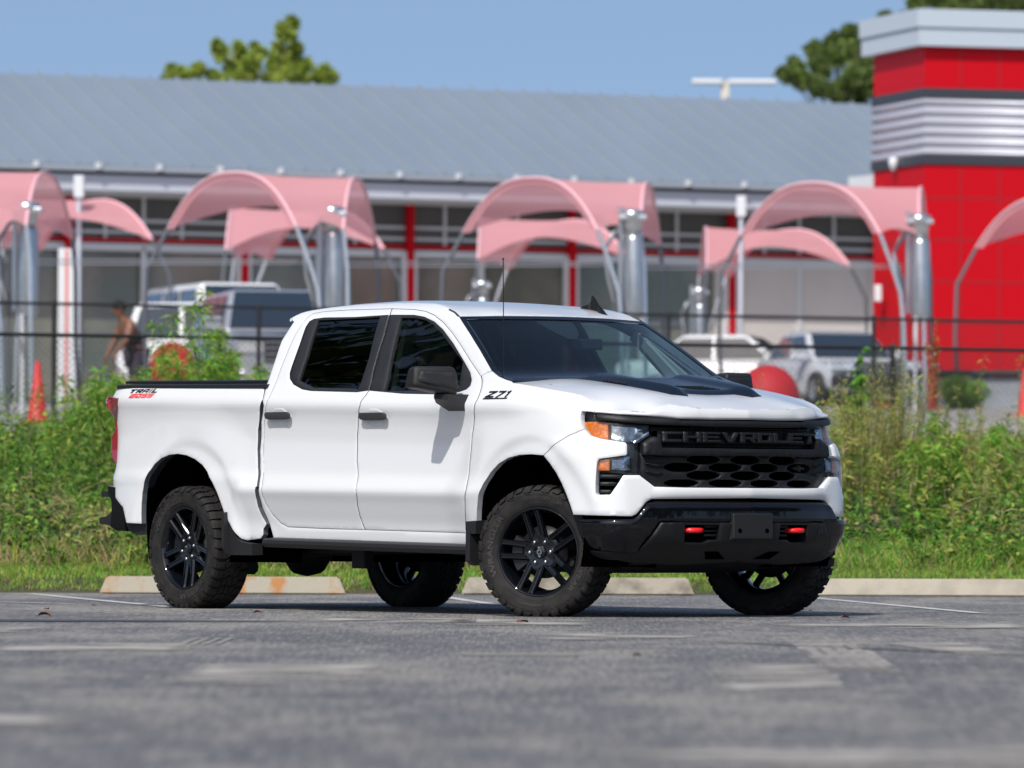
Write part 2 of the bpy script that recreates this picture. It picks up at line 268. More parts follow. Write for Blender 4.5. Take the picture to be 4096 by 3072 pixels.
'bar':[(0.7326,1.0464),(0.6628,1.0903),(0.6283,1.0833),(0.6162,1.0689),(0.6144,1.0237),(0.4521,1.0211),(0.0,1.0195),(0.0,0.9779),(0.525,0.9739),(0.641,0.9774),(0.7376,0.9794)],
'grille_open':[(0.6565,1.1631),(0.6582,1.0907),(0.7272,1.0539),(0.7419,0.8569),(0.6543,0.7851),(0.5803,0.783)],
'_tow':[(0.3996,0.5275)],
'_tow_r':[(0.3419,0.5276)],
'_plate_tl':[(0.1405,0.631)],
'_plate_br':[(0.0,0.4673)],
'_let_tl':[(0.607,1.1215)],
'_let_bl':[(0.6098,1.0547)],
'_let_mid_t':[(0.0547,1.1141)],
'_let_mid_b':[(0.0587,1.0556)],
'_hexleft':[(0.6908,0.8092)],
'gloss':[(1.1533,0.5918),(0.9352,0.5896),(0.8,0.5932),(0.7736,0.6137),(0.714,0.6873),(0.655,0.7011),(0.4011,0.7007),(0.0,0.7001),(0.0,0.5726),(0.4819,0.5745),(0.6348,0.5725),(0.7589,0.4003),(0.7895,0.3919),(1.1145,0.4101),(1.1415,0.5024),(1.1521,0.5479)],
'valance':[(0.4771,0.5745),(0.6313,0.5725),(0.7555,0.4002),(0.7865,0.3918),(1.1094,0.404),(1.1083,0.3699),(1.0317,0.3514),(0.8847,0.3461),(0.7378,0.3297),(0.4504,0.3183),(0.0,0.335),(0.0,0.5726)],
'bow_z71':[(2.1258,1.3263),(2.0996,1.3759),(1.8125,1.3672),(1.8389,1.3217)],
'tb_logo':[(6.0704,1.44),(5.709,1.4101),(6.0097,1.3893),(5.7488,1.3859)],
'handle_r':[(4.4278,1.2368),(4.1538,1.2576)],
'handle_f':[(3.3842,1.2217),(3.0981,1.2419)],
'cup_r':[(4.4286,1.2249),(4.1602,1.23),(4.2547,1.1873),(4.3806,1.1885)],
'_lab':[(1.907,1.4229),(1.0829,1.2335)],
'hoodline':[(1.9016,1.4205),(1.5985,1.383),(1.3862,1.355),(1.266,1.337),(1.1833,1.3142),(1.115,1.2773),(1.0894,1.247)],
'roofline':[(2.8074,1.89),(2.9174,1.918),(3.0674,1.94),(3.3174,1.953),(3.7174,1.958),(4.1174,1.95),(4.3674,1.935),(4.4974,1.915),(4.5774,1.88)],
'ws':[(1.9135,1.4329),(1.9849,1.4463),(2.0663,1.466),(2.1527,1.4996),(2.3581,1.6345),(2.525,1.7388),(2.7092,1.8468)],
'fold':[(1.0856,1.2527),(0.8689,1.2386),(0.6909,1.2341),(0.6265,1.265),(0.3704,1.2598),(0.0,1.2541)],
'hoodfront':[(1.0829,1.2335),(0.8692,1.2195),(0.6249,1.208),(0.4864,1.1969),(0.2567,1.1939),(0.0,1.1959)],
'cabrear':[(4.4497,0.4601),(4.4702,0.5334),(4.4849,0.5813),(4.5037,0.6531),(4.5016,0.7249),(4.488,0.7887),(4.4912,0.7939),(4.535,0.9141),(4.5459,1.0342),(4.5216,1.2099),(4.4564,1.3127),(4.4983,1.4161),(4.512,1.4583),(4.5171,1.539),(4.5468,1.7337),(4.5248,1.8104),(4.512,1.8589)],
}
# ---------------------------------------------------------------- truck body surface and panel builder
def inpoly(p, P):
    x, y = p; c = False; j = len(P)-1
    for i in range(len(P)):
        xi, yi = P[i]; xj, yj = P[j]
        if (yi > y) != (yj > y) and x < (xj-xi)*(y-yi)/(yj-yi)+xi: c = not c
        j = i
    return c
def dens(P, d):
    o = []
    for i in range(len(P)):
        a = P[i]; b = P[(i+1) % len(P)]; n = max(1, int(math.hypot(b[0]-a[0], b[1]-a[1])/d+.5))
        for k in range(n): o.append((a[0]+(b[0]-a[0])*k/n, a[1]+(b[1]-a[1])*k/n))
    return o
def area(P): return .5*sum(P[i][0]*P[(i+1) % len(P)][1]-P[(i+1) % len(P)][0]*P[i][1] for i in range(len(P)))
def inset(P, d):
    n = len(P); sg = 1 if area(P) > 0 else -1; o = []
    for i in range(n):
        a, b, c = P[i-1], P[i], P[(i+1) % n]
        def nr(p, q):
            L = math.hypot(q[0]-p[0], q[1]-p[1]) or 1e-9; return (-(q[1]-p[1])/L*sg, (q[0]-p[0])/L*sg)
        n1, n2 = nr(a, b), nr(b, c); m = (n1[0]+n2[0], n1[1]+n2[1]); L2 = m[0]**2+m[1]**2
        k = min(2/max(L2, .3), 2.5); o.append((b[0]+m[0]*d*k, b[1]+m[1]*d*k))
    return o
def both(P):      # half outline given from the far edge to s=0 somewhere in the middle -> closed symmetric outline
    k = [i for i, p in enumerate(P) if abs(p[0]) < 1e-6]; i = k[0]
    Q = P[k[-1]:]+P[:i+1] if len(k) > 1 and k[-1] == k[0]+1 else P     # starts at s=0, ends at s=0
    return Q+[(-a, b) for a, b in Q[::-1][1:-1]] if abs(Q[0][0]) < 1e-6 and abs(Q[-1][0]) < 1e-6 else Q
def fill(polys, holes=(), grid=.03, ring=.007, mid=False):
    V = []; E = []
    for P in list(polys)+list(holes):
        n = len(V); V += P; E += [(n+i, n+(i+1) % len(P)) for i in range(len(P))]
    nb = len(V)
    xs = [v[0] for v in V]; ys = [v[1] for v in V]; ed = [(V[a], V[b]) for a, b in E]
    EA = np.array([[*a, *b] for a, b in ed])
    def dist(p):
        d = EA[:, 2:]-EA[:, :2]; t = ((p[0]-EA[:, 0])*d[:, 0]+(p[1]-EA[:, 1])*d[:, 1])/np.maximum((d**2).sum(1), 1e-12); t = np.clip(t, 0, 1)
        return np.hypot(EA[:, 0]+d[:, 0]*t-p[0], EA[:, 1]+d[:, 1]*t-p[1]).min()
    ins = lambda p: any(inpoly(p, P) for P in polys) and not any(inpoly(p, P) for P in holes)
    if ring:
        for P, s in [(P, 1) for P in polys]+[(P, -1) for P in holes]:
            for q in inset(P, ring*s):
                if ins(q) and dist(q) > ring*.7: V.append(q)
    if grid:
        gx = list(np.arange(math.floor(min(xs)/grid)*grid, max(xs)+grid, grid)); gy = list(np.arange(math.floor(min(ys)/grid)*grid, max(ys)+grid, grid))
        if mid: gx = [0.]+[x for x in gx if abs(x) > grid*.4]
        for x in gx:
            for y in gy:
                p = (float(x), float(y))
                if ins(p) and dist(p) > grid*.45: V.append(p)
    v2, e2, f2, ov, oe, of = G.delaunay_2d_cdt([Vector(v) for v in V], E, [], 0, 1e-6)
    T = []
    for f in f2:
        c = (sum(v2[i][0] for i in f)/3, sum(v2[i][1] for i in f)/3)
        if ins(c): T.append(list(f))
    cnt = {}
    for f in T:
        for i in range(3):
            a, b = f[i], f[(i+1) % 3]; cnt[(a, b)] = 1
    B = [(a, b) for (a, b) in cnt if (b, a) not in cnt]
    return [tuple(v) for v in v2], T, B
def panel(name, polys, mt, parent, holes=(), d=0., thick=.03, bev=.004, ring=.007, grid=.03, sg=1, gap=0., fn=None, dd=.02, mid=False, wall_mat=None, mapf=None):
    """one body panel: outline(s) in (arc length, height) laid on the body surface, with edges folded inwards"""
    if isinstance(polys[0][0], (int, float)): polys = [polys]
    P = [dens([(a*sg, b) for a, b in (inset(p, gap) if gap else p)], dd) for p in polys]; H = [dens([(a*sg, b) for a, b in h], dd) for h in holes]
    V, T, B = fill(P, H, grid, ring if bev else 0, mid); bd = {i for e in B for i in e}
    f = fn or (lambda s, z: d); mp = mapf or surf
    X = [mp(v[0], v[1], f(v[0], v[1])-(bev if i in bd else 0)) for i, v in enumerate(V)]
    F = [t[::-1] for t in T]; SM = [True]*len(F); MI = [0]*len(F); n = len(X); idx = {}
    for i in bd: idx[i] = len(X); X.append(X[i]); v = V[i]; X.append(mp(v[0], v[1], f(v[0], v[1])-thick))
    for a, b in B: F.append([idx[a], idx[b], idx[b]+1, idx[a]+1]); SM.append(False); MI.append(1 if wall_mat else 0)
    return link(name, X, F, [mt, wall_mat] if wall_mat else mt, parent, SM, MI if wall_mat else None)
def textmesh(txt, size=1, bold=.0, ext=0.):
    c = bpy.data.curves.new('t', 'FONT'); c.body = txt; c.size = size; c.extrude = ext; c.offset = bold; c.resolution_u = 2
    o = bpy.data.objects.new('t', c); COL.objects.link(o); me = bpy.data.meshes.new_from_object(o)
    V = [tuple(v.co) for v in me.vertices]; F = [list(p.vertices) for p in me.polygons]
    COL.objects.unlink(o); bpy.data.objects.remove(o); bpy.data.curves.remove(c); bpy.data.meshes.remove(me); return V, F
def text_on(name, txt, mt, parent, x0, x1, h0, h1, mapf, shear=0., bold=.02, ext=.01):
    """lettering stretched to a box in parameter space and laid on a surface by mapf(a, b, depth)"""
    V, F = textmesh(txt, 1, bold, ext); mx = max(v[0] for v in V); mn = min(v[0] for v in V); my = max(v[1] for v in V); ny = min(v[1] for v in V)
    W = [mapf(x0+(x1-x0)*((v[0]-mn)/(mx-mn))+shear*((v[1]-ny)/(my-ny)), h0+(h1-h0)*(v[1]-ny)/(my-ny), .003 if v[2] > 0 else -.004) for v in V]
    return link(name, W, F, mt, parent)
# ================================================================ the pickup truck
TH = math.radians(53.1)
truck = empty('pickup_truck', (.905, 38.45, 0), -TH, 'white four-door pickup truck with black wheels and red tow hooks, front wheels turned', 'pickup truck')
K = truck
def lo(x, y, z): return (x, y, z)
def mir(P): return [(-a, b) for a, b in P]
def frus(s, z, d): return surf(s, z, d)
M_hand = mat('handle_grey', (.035,.037,.040), .38)
for sg in (1, -1):
    # ---- bed side
    bs = panel('bed_side', TR['bed'], M_paint, K, sg=sg, thick=.04, grid=.022, bev=.0022, ring=.005, wall_mat=M_gap)
    P = TR['bed_arch']
    tl = [(6.137, 1.383), (6.163, 1.322), (6.205, 1.283), (6.245, 1.245), (6.25, 1.16), (6.255, 1.04), (6.255, .955), (6.36, .955), (6.36, 1.39), (6.20, 1.392)]
    tl = [(a+.023, b) for a, b in tl]
    def tlo(s, z):
        return .012+.020*(1-sst(1.24, 1.30, z))*0+.028*sst(1.25, 1.31, z)+.028*(1-sst(1.12, 1.18, z))*sst(.955, 1.0, z)
    t = panel('tail_light', tl, M_red, K, sg=sg, thick=.05, grid=.02, fn=tlo)
    panel('brake_lamp', [(6.215, 1.30), (6.215, 1.365), (6.32, 1.365), (6.32, 1.30)], M_redlit, t, sg=sg, thick=.01, grid=.02, fn=lambda s, z: tlo(s, z)+.004)
    # ---- doors
    for nm, mt in (('rear', M_glass_t), ('front', M_glass_s)):
        dr = panel(nm+'_door', TR[nm+'_door'], M_paint, K, holes=[inset(TR[nm+'_trim'], .004)], sg=sg, gap=.0032, thick=.035, grid=.022, bev=.002, ring=.005, wall_mat=M_void)
        panel('window_trim', TR[nm+'_trim'], M_trim, dr, holes=[TR[nm+'_glass']], sg=sg, d=-.006, thick=.03, grid=.05)
        panel('window_glass', inset(TR[nm+'_glass'], -.01), mt, dr, sg=sg, d=-.022, thick=.004, grid=.05, bev=0)
        # handle: recess cup plus a black grip standing proud
        (s0, z0), (s1, z1) = TR['handle_'+nm[0]]; zc = (z0+z1)/2-.004
        cup = [(s0-.02, zc+.012), (s0-.10, zc+.05), (s0-.17, zc+.05), (s1+.02, zc+.012), (s1+.015, zc-.015), (s1+.085, zc-.062), (s0-.085, zc-.062), (s0-.012, zc-.015)]
        h = panel('door_handle', [(s0, zc+.012), (s0-.02, zc+.026), (s1+.02, zc+.026), (s1, zc+.014), (s1+.005, zc-.014), (s1+.05, zc-.022), (s0-.05, zc-.022), (s0-.005, zc-.014)], M_hand, dr, sg=sg, d=.040, thick=.022, grid=.02, bev=.006, ring=.008)
        panel('handle_recess', cup, M_jamb, h, sg=sg, d=.0035, thick=.004, grid=.02, bev=.002, ring=.004)
        panel('handle_mount', [(s0-.004, zc+.01), (s0-.03, zc+.018), (s0-.05, zc-.012), (s0-.01, zc-.014)], M_satin, h, sg=sg, d=.02, thick=.02, grid=0, bev=0)
    # cab shell round the doors
    panel('cab_side', TR['cab'], M_paint, K, sg=sg, thick=.05, grid=.025, bev=.002, ring=.005, wall_mat=M_gap)
    # window pillar black vertical strips: division bar of the rear window
    fd = panel('fender', TR['fender'], M_paint, K, sg=sg, gap=.0028, thick=.04, grid=.02, bev=.002, ring=.005)
    # wheel-arch liners: half drums
    for cx, outl in ((0., .98), (-3.73, .98)):
        m = MB(); n = 28; V = []; F = []
        for i in range(n+1):
            a = math.pi*(-.12+1.24*i/n); x = cx+.50*math.cos(a); z = .50+.53*math.sin(a)
            V += [(x, -sg*.965, z), (x, -sg*.45, z)]
        for i in range(n): F.append([2*i, 2*i+1, 2*i+3, 2*i+2])
        m.add(V, F, True); m.add([(cx-.55, -sg*.45, .3), (cx+.55, -sg*.45, .3), (cx+.55, -sg*.45, 1.06), (cx-.55, -sg*.45, 1.06)], [[0, 1, 2, 3]])
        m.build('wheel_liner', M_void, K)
    # running board
    m = MB()
    m.prism([(-.855, .47), (-1.0, .462), (-1.025, .452), (-1.03, .43), (-1.01, .405), (-.86, .40)], lambda a, b, t: (t, a*sg, b-(t+2.79)*.0145*1.0), -2.80, -.60)
    m.build('running_board', M_grain, K)
    # mud flaps
    m = MB(); m.prism([(-1.03, .575), (-.90, .585), (-.87, .31), (-.99, .305), (-1.035, .335)], lambda a, b, t: (t+.05*(b-.45)*-.3, a*sg, b), -.60, -.555); m.box((-.60, -1.03*sg, .50), (-.50, -.93*sg, .575))
    m.build('mud_flap', M_grain, K)
    m = MB(); m.prism([(-1.02, .62), (-.99, .63), (-.86, .48), (-.80, .345), (-1.0, .35), (-1.035, .40)], lambda a, b, t: (t-(.62-b)*-.10, a*sg, b), -3.275, -3.245)
    m.prism([(-3.27, .62), (-3.25, .63), (-3.22, .53), (-3.17, .465), (-3.10, .435), (-2.98, .425), (-2.975, .352), (-3.22, .352), (-3.262, .43)], lambda a, b, t: (a, t*sg, b), -.985, -.90)
    m.build('mud_flap', M_grain, K)
    # side mirror
    mr = empty('side_mirror'); mr.parent = K
    bm = bmesh.new()
    # (x, y, z) of head corners, right-hand side
    C8 = [(-.640, -1.055, 1.345), (-.715, -1.345, 1.398), (-.845, -1.335, 1.392), (-.80, -1.06, 1.345), (-.655, -1.065, 1.525), (-.725, -1.330, 1.528), (-.815, -1.32, 1.52), (-.79, -1.07, 1.52)]
    vs = [bm.verts.new((x, y*sg, z)) for x, y, z in C8]
    for f in ([0,3,2,1],[4,5,6,7],[0,1,5,4],[1,2,6,5],[2,3,7,6],[3,0,4,7]): bm.faces.new([vs[i] for i in f])
    bmesh.ops.recalc_face_normals(bm, faces=bm.faces[:])
    bmesh.ops.bevel(bm, geom=bm.edges[:], offset=.026, segments=4, profile=.5, affect='EDGES')
    o = link('mirror_housing', [v.co[:] for v in bm.verts], [[v.index for v in f.verts] for f in bm.faces], M_grain, mr, True) if not bm.verts.index_update() else None; bm.free()
    # raised cap on the front face: bilinear patch of the front face
    def ff(u, v, d):
        a = Vector((-.640, -1.055, 1.345)).lerp(Vector((-.715, -1.345, 1.398)), u); b = Vector((-.655, -1.065, 1.525)).lerp(Vector((-.725, -1.330, 1.528)), u)
        p = a.lerp(b, v); return (p.x+d, p.y*sg, p.z)
    panel('mirror_cap', [(-.0, .17), (.86, .26), (.92, .40), (.86, .76), (.02, .80)], M_grain, mr, fn=lambda s, z: .012, thick=.03, grid=.1, bev=.010, ring=.09, dd=.08, mapf=lambda u, v, d: ff(u, v, d))
    m = MB(); m.prism([(-.668, -.955, ), (-.84, -.955), (-.82, -1.10), (-.76, -1.16), (-.66, -1.13)], lambda a, b, t: (a, b*sg, t+(.09*(b+.95)/-.2 if t < 1.3 else 0)), 1.235, 1.355); m.build('mirror_arm', M_grain, mr)
    m = MB(); m.add([(-.842, -1.10*sg, 1.37), (-.842, -1.31*sg, 1.41), (-.822, -1.30*sg, 1.505), (-.805, -1.09*sg, 1.50)], [[0, 1, 2, 3]]); m.build('mirror_glass', M_chrome, mr)
    # headlight
    hl = panel('headlight', TR['headlight'], M_trim, K, sg=sg, d=-.075, thick=.03, grid=.05, bev=0)
    for nm, key, mt, dd_ in (('turn_signal', 'amber_up', M_amber, -.030), ('turn_signal', 'amber_lo', M_amber, -.032), ('lamp_reflector', 'refl_up', M_refl, -.055), ('lamp_reflector', 'refl_lo', M_refl, -.058), ('chrome_trim', 'chrome_bar', M_chrome, -.028)):
        panel(nm, TR[key], mt, hl, sg=sg, d=dd_, thick=.03, grid=.02, bev=.004, ring=.006)
    if sg: panel('bulb_housing', [(.705, 1.10), (.70, 1.135), (.752, 1.14), (.755, 1.10)], M_chrome, hl, sg=sg, d=-.04, thick=.02, grid=.01, bev=.004, ring=.01)
    LP = [(1.2175, 1.2392), (1.0964, 1.2329), (1.074, 1.1874), (.8959, 1.1744), (.66, 1.1557), (.663, 1.0906), (.732, 1.0576), (.7426, .8605), (1.02, .866), (1.02, .96), (.83, .99), (.83, 1.04), (1.1, 1.075), (1.19, 1.13)]
    panel('lamp_lens', LP, M_lens, hl, sg=sg, d=-.018, thick=.02, grid=.05, bev=.004, ring=.008)
    # corner vent under the lamp
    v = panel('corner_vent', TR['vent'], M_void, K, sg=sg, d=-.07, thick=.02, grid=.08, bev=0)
    for k in range(3): panel('vent_slat', TR['fin%d' % k], M_satin, v, sg=sg, fn=lambda s, z: -.035, thick=.03, grid=0, bev=.004, ring=.005)
    # tow hook: a forged loop
    m = MB(); yc = -.394*sg
    m.tube([(.74, yc-.055, .527), (.83, yc-.055, .527), (.862, yc-.04, .527), (.874, yc, .527), (.862, yc+.04, .527), (.83, yc+.055, .527), (.74, yc+.055, .527)], .016, 10); m.build('tow_hook', M_hook, K)
# ---- front cover (white), symmetric
both_ = both
panel('bumper_cover', both_(TR['bumper_cover']), M_paint, K, thick=.055, grid=.025, mid=True, bev=.006, ring=.010, wall_mat=M_jamb, fn=lambda s, z: .0+.018*sst(.87, .80, z)*sst(.80, .55, abs(s))*sst(.70, .74, z))
# gloss bumper
gl_ = both_([(p[0], p[1]) for p in TR['gloss']])
panel('front_bumper', gl_, M_black, K, fn=lambda s, z: .026-.030*sst(.52, .40, z)-.02*sst(.66, .71, z)-.030*sst(.80, 1.05, abs(s)), thick=.09, grid=.02, mid=True, bev=.012, ring=.012)
m_ = [(0., .60), (.50, .60), (.66, .60), (.78, .44), (1.10, .44), (1.135, .62), (.80, .625), (.69, .73), (0., .735)]
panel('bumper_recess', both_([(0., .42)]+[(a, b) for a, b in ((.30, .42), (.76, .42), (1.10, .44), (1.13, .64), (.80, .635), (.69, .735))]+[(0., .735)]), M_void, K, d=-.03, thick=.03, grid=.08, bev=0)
# valance with the tow-hook slots
vh = [(.235, .470), (.30, .470), (.345, .452), (.47, .455), (.475, .560), (.235, .560)]
vf = lambda s, z: .030-.02*sst(.8, 1.05, abs(s))-.10*sst(.47, .31, z)+.012*sst(.5, .55, abs(s))*sst(.45, .5, z)
panel('lower_valance', both_(TR['valance']), M_satin, K, holes=[vh, mir(vh)], fn=vf, thick=.07, grid=.025, mid=True, bev=.008, ring=.010)
for sg in (1, -1):
    panel('valance_scoop', [(.12, .352), (.20, .398), (.30, .398), (.26, .352)], M_void, K, sg=sg, fn=lambda s, z: vf(s, z)+.003, thick=.01, grid=.05, bev=0)
    r = panel('hook_recess', [(.22, .44), (.49, .44), (.49, .57), (.22, .57)], M_void, K, sg=sg, d=-.03, thick=.01, grid=.1, bev=0)
    for q in range(3): panel('recess_slat', [(.235, .49+q*.027), (.325, .49+q*.027), (.325, .503+q*.027), (.235, .503+q*.027)], M_satin, r, sg=sg, d=.0, thick=.02, grid=0, bev=.002, ring=.003)
# belly pan below the valance
m = MB(); m.prism([(.62, .345), (.62, .42), (-.25, .42), (-.25, .27), (-.02, .262), (.40, .30)], lambda a, b, t: (a, t, b), -.60, .60); m.build('skid_plate', M_under, K)
# plate bracket
m = MB()
m.box((.905, -.155, .475), (.925, .155, .630), bev=.008)
m.prism([(-.155, .475), (.155, .475), (.155, .630), (-.155, .630)], lambda a, b, t: (t, a*(1.18 if t < .88 else 1), b-(.012 if t < .88 else 0)), .82, .906); pb = m.build('licence_plate_bracket', M_grain, K)
for y in (-.105, .105):
    m = MB(); m.lathe([(.0001, 0), (.014, 0), (.014, .002)], 16, (0, 0, 0)); o = m.build('bolt_hole', M_void, pb); o.rotation_euler = (0, math.radians(90), 0); o.location = (.9252, y, .525)
# small L-shaped tow-eye cover mark
panel('sensor', [(-.56, .50), (-.56, .53), (-.585, .53), (-.585, .50)], M_satin, K, fn=lambda s, z: vf(s, z)+.012, thick=.015, grid=0, bev=.003, ring=.004)
# ---- grille
gr = empty('grille'); gr.parent = K
top = 1.165
panel('grille_backing', [(-.735, .77), (.735, .77), (.735, 1.02), (.66, 1.19), (-.66, 1.19), (-.735, 1.02)], M_void, gr, d=-.105, thick=.01, grid=.12, mid=True, bev=0)
hex_ = []
def octo(cx, cz, w=.118, h=.026): return [(cx-w, cz-h*.25), (cx-w, cz+h*.25), (cx-w+.028, cz+h*.72), (cx-w+.062, cz+h), (cx+w-.062, cz+h), (cx+w-.028, cz+h*.72), (cx+w, cz+h*.25), (cx+w, cz-h*.25), (cx+w-.028, cz-h*.72), (cx+w-.062, cz-h), (cx-w+.062, cz-h), (cx-w+.028, cz-h*.72)]
rows = (.952, .9045, .857, .8105)
for r, z in enumerate(rows):
    for k in range(-3, 4):
        c = k*.313+(.1565 if r % 2 else 0.)
        lim = .72 if r < 3 else .68
        if abs(c) < .56 or (abs(c)-.02) < .5: hex_.append(octo(c, z, h=.0265 if r < 3 else .022))
outl = [(-.738, .99), (-.738, .856), (-.652, .782), (.652, .782), (.738, .856), (.738, .99)]
panel('grille_mesh', outl, M_satin, gr, holes=hex_, fn=lambda s, z: -.030, thick=.05, grid=.05, bev=.006, ring=.004, mid=True, dd=.03)
# side half-cells modelled as angled webs
for sg in (1, -1):
    for z in rows[:3]: panel('grille_web', [(.60, z+.016), (.64, z+.005), (.71, z+.020), (.71, z+.026), (.63, z+.014)], M_satin, gr, sg=sg, d=-.012, thick=.02, grid=0, bev=.003, ring=.003)
panel('grille_bar', both_(TR['bar'][:]) if False else both_([(0., .978), (.525, .974), (.7338, .978), (.7312, 1.0465), (.6635, 1.088), (.6285, 1.0833), (.6162, 1.0689), (.6143, 1.022), (.45, 1.021), (0., 1.0195)][::1]), M_satin, gr, fn=lambda s, z: .012+.012*sst(.55, .64, abs(s)), thick=.06, grid=.03, mid=True, bev=.010, ring=.010)
panel('upper_bar', both_(TR['top_bar'][:]) if False else both_([(1.068, 1.2255), (.8897, 1.2145), (.7698, 1.2074), (.62, 1.2030), (.5125, 1.1976), (.4824, 1.186), (0., 1.187), (0., 1.149), (.2559, 1.1485), (.6234, 1.1585), (.6657, 1.1609), (.8891, 1.1782), (1.058, 1.1892)]), M_satin, gr, fn=lambda s, z: .004+.010*sst(1.2, 1.17, z), thick=.06, grid=.03, mid=True, bev=.008, ring=.010)
panel('gap_strip', both_([(1.0, 1.232), (.6, 1.212), (0., 1.205), (0., 1.18), (.6, 1.195), (1.0, 1.21)]), M_void, gr, fn=lambda s, z: -.03, thick=.03, grid=.06, mid=True, bev=0)
for z in (1.140, 1.128, 1.040, 1.031): panel('grille_slat', [(-.66, z-.003), (.66, z-.003), (.66, z+.003), (-.66, z+.003)], M_satin, gr, d=-.06, thick=.03, grid=.2, bev=0, mid=True)
for k in range(-3, 4): panel('grille_rib', [(k*.18-.003, 1.02), (k*.18+.003, 1.02), (k*.18+.003, 1.15), (k*.18-.003, 1.15)], M_satin, gr, d=-.07, thick=.02, grid=0, bev=0)
panel('letter_backing', [(-.62, 1.048), (.62, 1.048), (.62, 1.122), (-.62, 1.122)], M_satin, gr, d=-.042, thick=.02, grid=.15, mid=True, bev=0)
def R(x0, y0, x1, y1): return [(x0, y0), (x1, y0), (x1, y1), (x0, y1)]
t_ = .26; h_ = .27
LET = {'C': [R(0, 0, t_, 1), R(0, 0, 1, h_), R(0, 1-h_, 1, 1)], 'H': [R(0, 0, t_, 1), R(1-t_, 0, 1, 1), R(0, .38, 1, .62)],
       'E': [R(0, 0, t_, 1), R(0, 0, 1, .24), R(0, .39, .92, .61), R(0, .76, 1, 1)], 'V': [[(0, 1), (.28, 1), (.5, .33), (.72, 1), (1, 1), (.64, 0), (.36, 0)]],
       'R': [R(0, 0, t_, 1), R(0, .76, 1, 1), R(1-t_, .45, 1, 1), R(0, .34, 1, .57), [(.42, .42), (.74, .42), (1.02, 0), (.70, 0)]],
       'O': [R(0, 0, t_, 1), R(1-t_, 0, 1, 1), R(0, 0, 1, h_), R(0, 1-h_, 1, 1)], 'L': [R(0, 0, t_, 1), R(0, 0, 1, h_)], 'T': [R(0, 1-h_, 1, 1), R(.37, 0, .63, 1)]}
lw = .1275; gp = (1.212-9*lw)/8; x = .606
wd = 'CHEVROLET'
for i, ch in enumerate(wd):
    x0 = .606-i*(lw+gp)
    polys = [[(x0-a*lw, 1.0555+b*.0625) for a, b in p] for p in LET[ch]]
    panel('letter', [p[::-1] for p in polys], M_satin, gr, d=.010, thick=.045, grid=0, bev=.004, ring=.0035, dd=.015)
# bow-tie emblem low on the left of the grille
def bowtie(cx, cz, w, h): return [(cx+a*w, cz+b*h) for a, b in ((-.5, -.22), (-.42, .22), (-.16, .22), (-.12, .5), (.16, .5), (.13, .22), (.5, .22), (.42, -.22), (.16, -.22), (.12, -.5), (-.16, -.5), (-.13, -.22))]
panel('emblem', bowtie(-.47, .9045, .12, .038), M_satin, gr, d=-.035, thick=.02, grid=0, bev=.003, ring=.003, dd=.02)
# ---- badges
def sm(s, z, d): return surf(s, z, .006+d)
LET.update({'A': [R(0, 0, .2, .75), R(.8, 0, 1, 1), R(.2, .78, 1, 1), R(0, .34, 1, .54), [(0, .6), (.2, .6), (.4, 1), (.2, 1)]], 'I': [R(.3, 0, .7, 1)], 'B': [R(0, 0, .2, 1), R(.8, 0, 1, 1), R(0, 0, 1, .22), R(0, .4, 1, .6), R(0, .78, 1, 1)],
            'S': [R(0, .4, .2, 1), R(0, .78, 1, 1), R(0, .4, 1, .6), R(.8, 0, 1, .6), R(0, 0, 1, .22)]})
def plate_word(word, widths, s0, s1, z0, z1, shear, mt):      # raised lettering on the bed side, reads towards the front of the truck
    tot = sum(widths)+.22*(len(word)-1); u = 0; polys = []
    for ch, w in zip(word, widths):
        for p in LET[ch]: q = [(s0+(s1-s0)*(u+a*w)/tot-shear*b, z0+(z1-z0)*b) for a, b in p]; polys.append(q if area(q) > 0 else q[::-1])
        u += w+.22
    panel('badge', polys, mt, K, d=.004, thick=.008, grid=0, bev=0, ring=0, dd=.02)
plate_word('TRAIL', [1.25, 1, 1, .4, 1], 6.065, 5.735, 1.4145, 1.4405, .028, M_decal)
plate_word('BOSS', [1, 1, 1, 1], 6.030, 5.765, 1.3845, 1.4095, .024, M_hook)
LET.update({'Z': [R(0, 0, 1, .24), R(0, .76, 1, 1), [(0, .2), (.34, .2), (1, .8), (.66, .8)]], '7': [R(0, .76, 1, 1), [(.10, 0), (.42, 0), (1, .8), (.68, .8)]], '1': [R(.30, 0, .66, 1), R(0, .72, .32, .92)]})
plate_word('Z71', [1, .85, .6], 2.108, 1.868, 1.3335, 1.3735, .030, M_satin)
panel('badge', [(2.118, 1.3235), (2.112, 1.3305), (1.866, 1.3305), (1.872, 1.3235)], M_satin, K, d=.004, thick=.008, grid=0, bev=0, ring=0)
# ---- thin-plate surfaces for hood and roof
def tps(P, Zv):
    P = np.array(P, float); n = len(P); d = np.hypot(P[:, None, 0]-P[None, :, 0], P[:, None, 1]-P[None, :, 1]); Kk = np.where(d > 0, d**2*np.log(d+1e-12), 0)+np.eye(n)*1e-6
    A = np.zeros((n+3, n+3)); A[:n, :n] = Kk; A[:n, n] = 1; A[:n, n+1:] = P; A[n, :n] = 1; A[n+1:, :n] = P.T
    w = np.linalg.solve(A, np.array(list(Zv)+[0, 0, 0], float))
    def f(x, y):
        r = np.hypot(P[:, 0]-x, P[:, 1]-y); k = np.where(r > 0, r*r*np.log(r+1e-12), 0); return float(k@w[:n]+w[n]+w[n+1]*x+w[n+2]*y)
    return f
def sym3(P): return P+[(x, -y, z) for x, y, z in P if abs(y) > 1e-4]
def closed_loop(P): return P+[(x, -y) for x, y in P[::-1] if abs(y) > 1e-4]
hl3 = [surf(*p) for p in TR['hoodline']]; hl3 = [(x, y+.0075, z) for x, y, z in hl3]; fo3 = [surf(*p) for p in TR['fold']][1:]
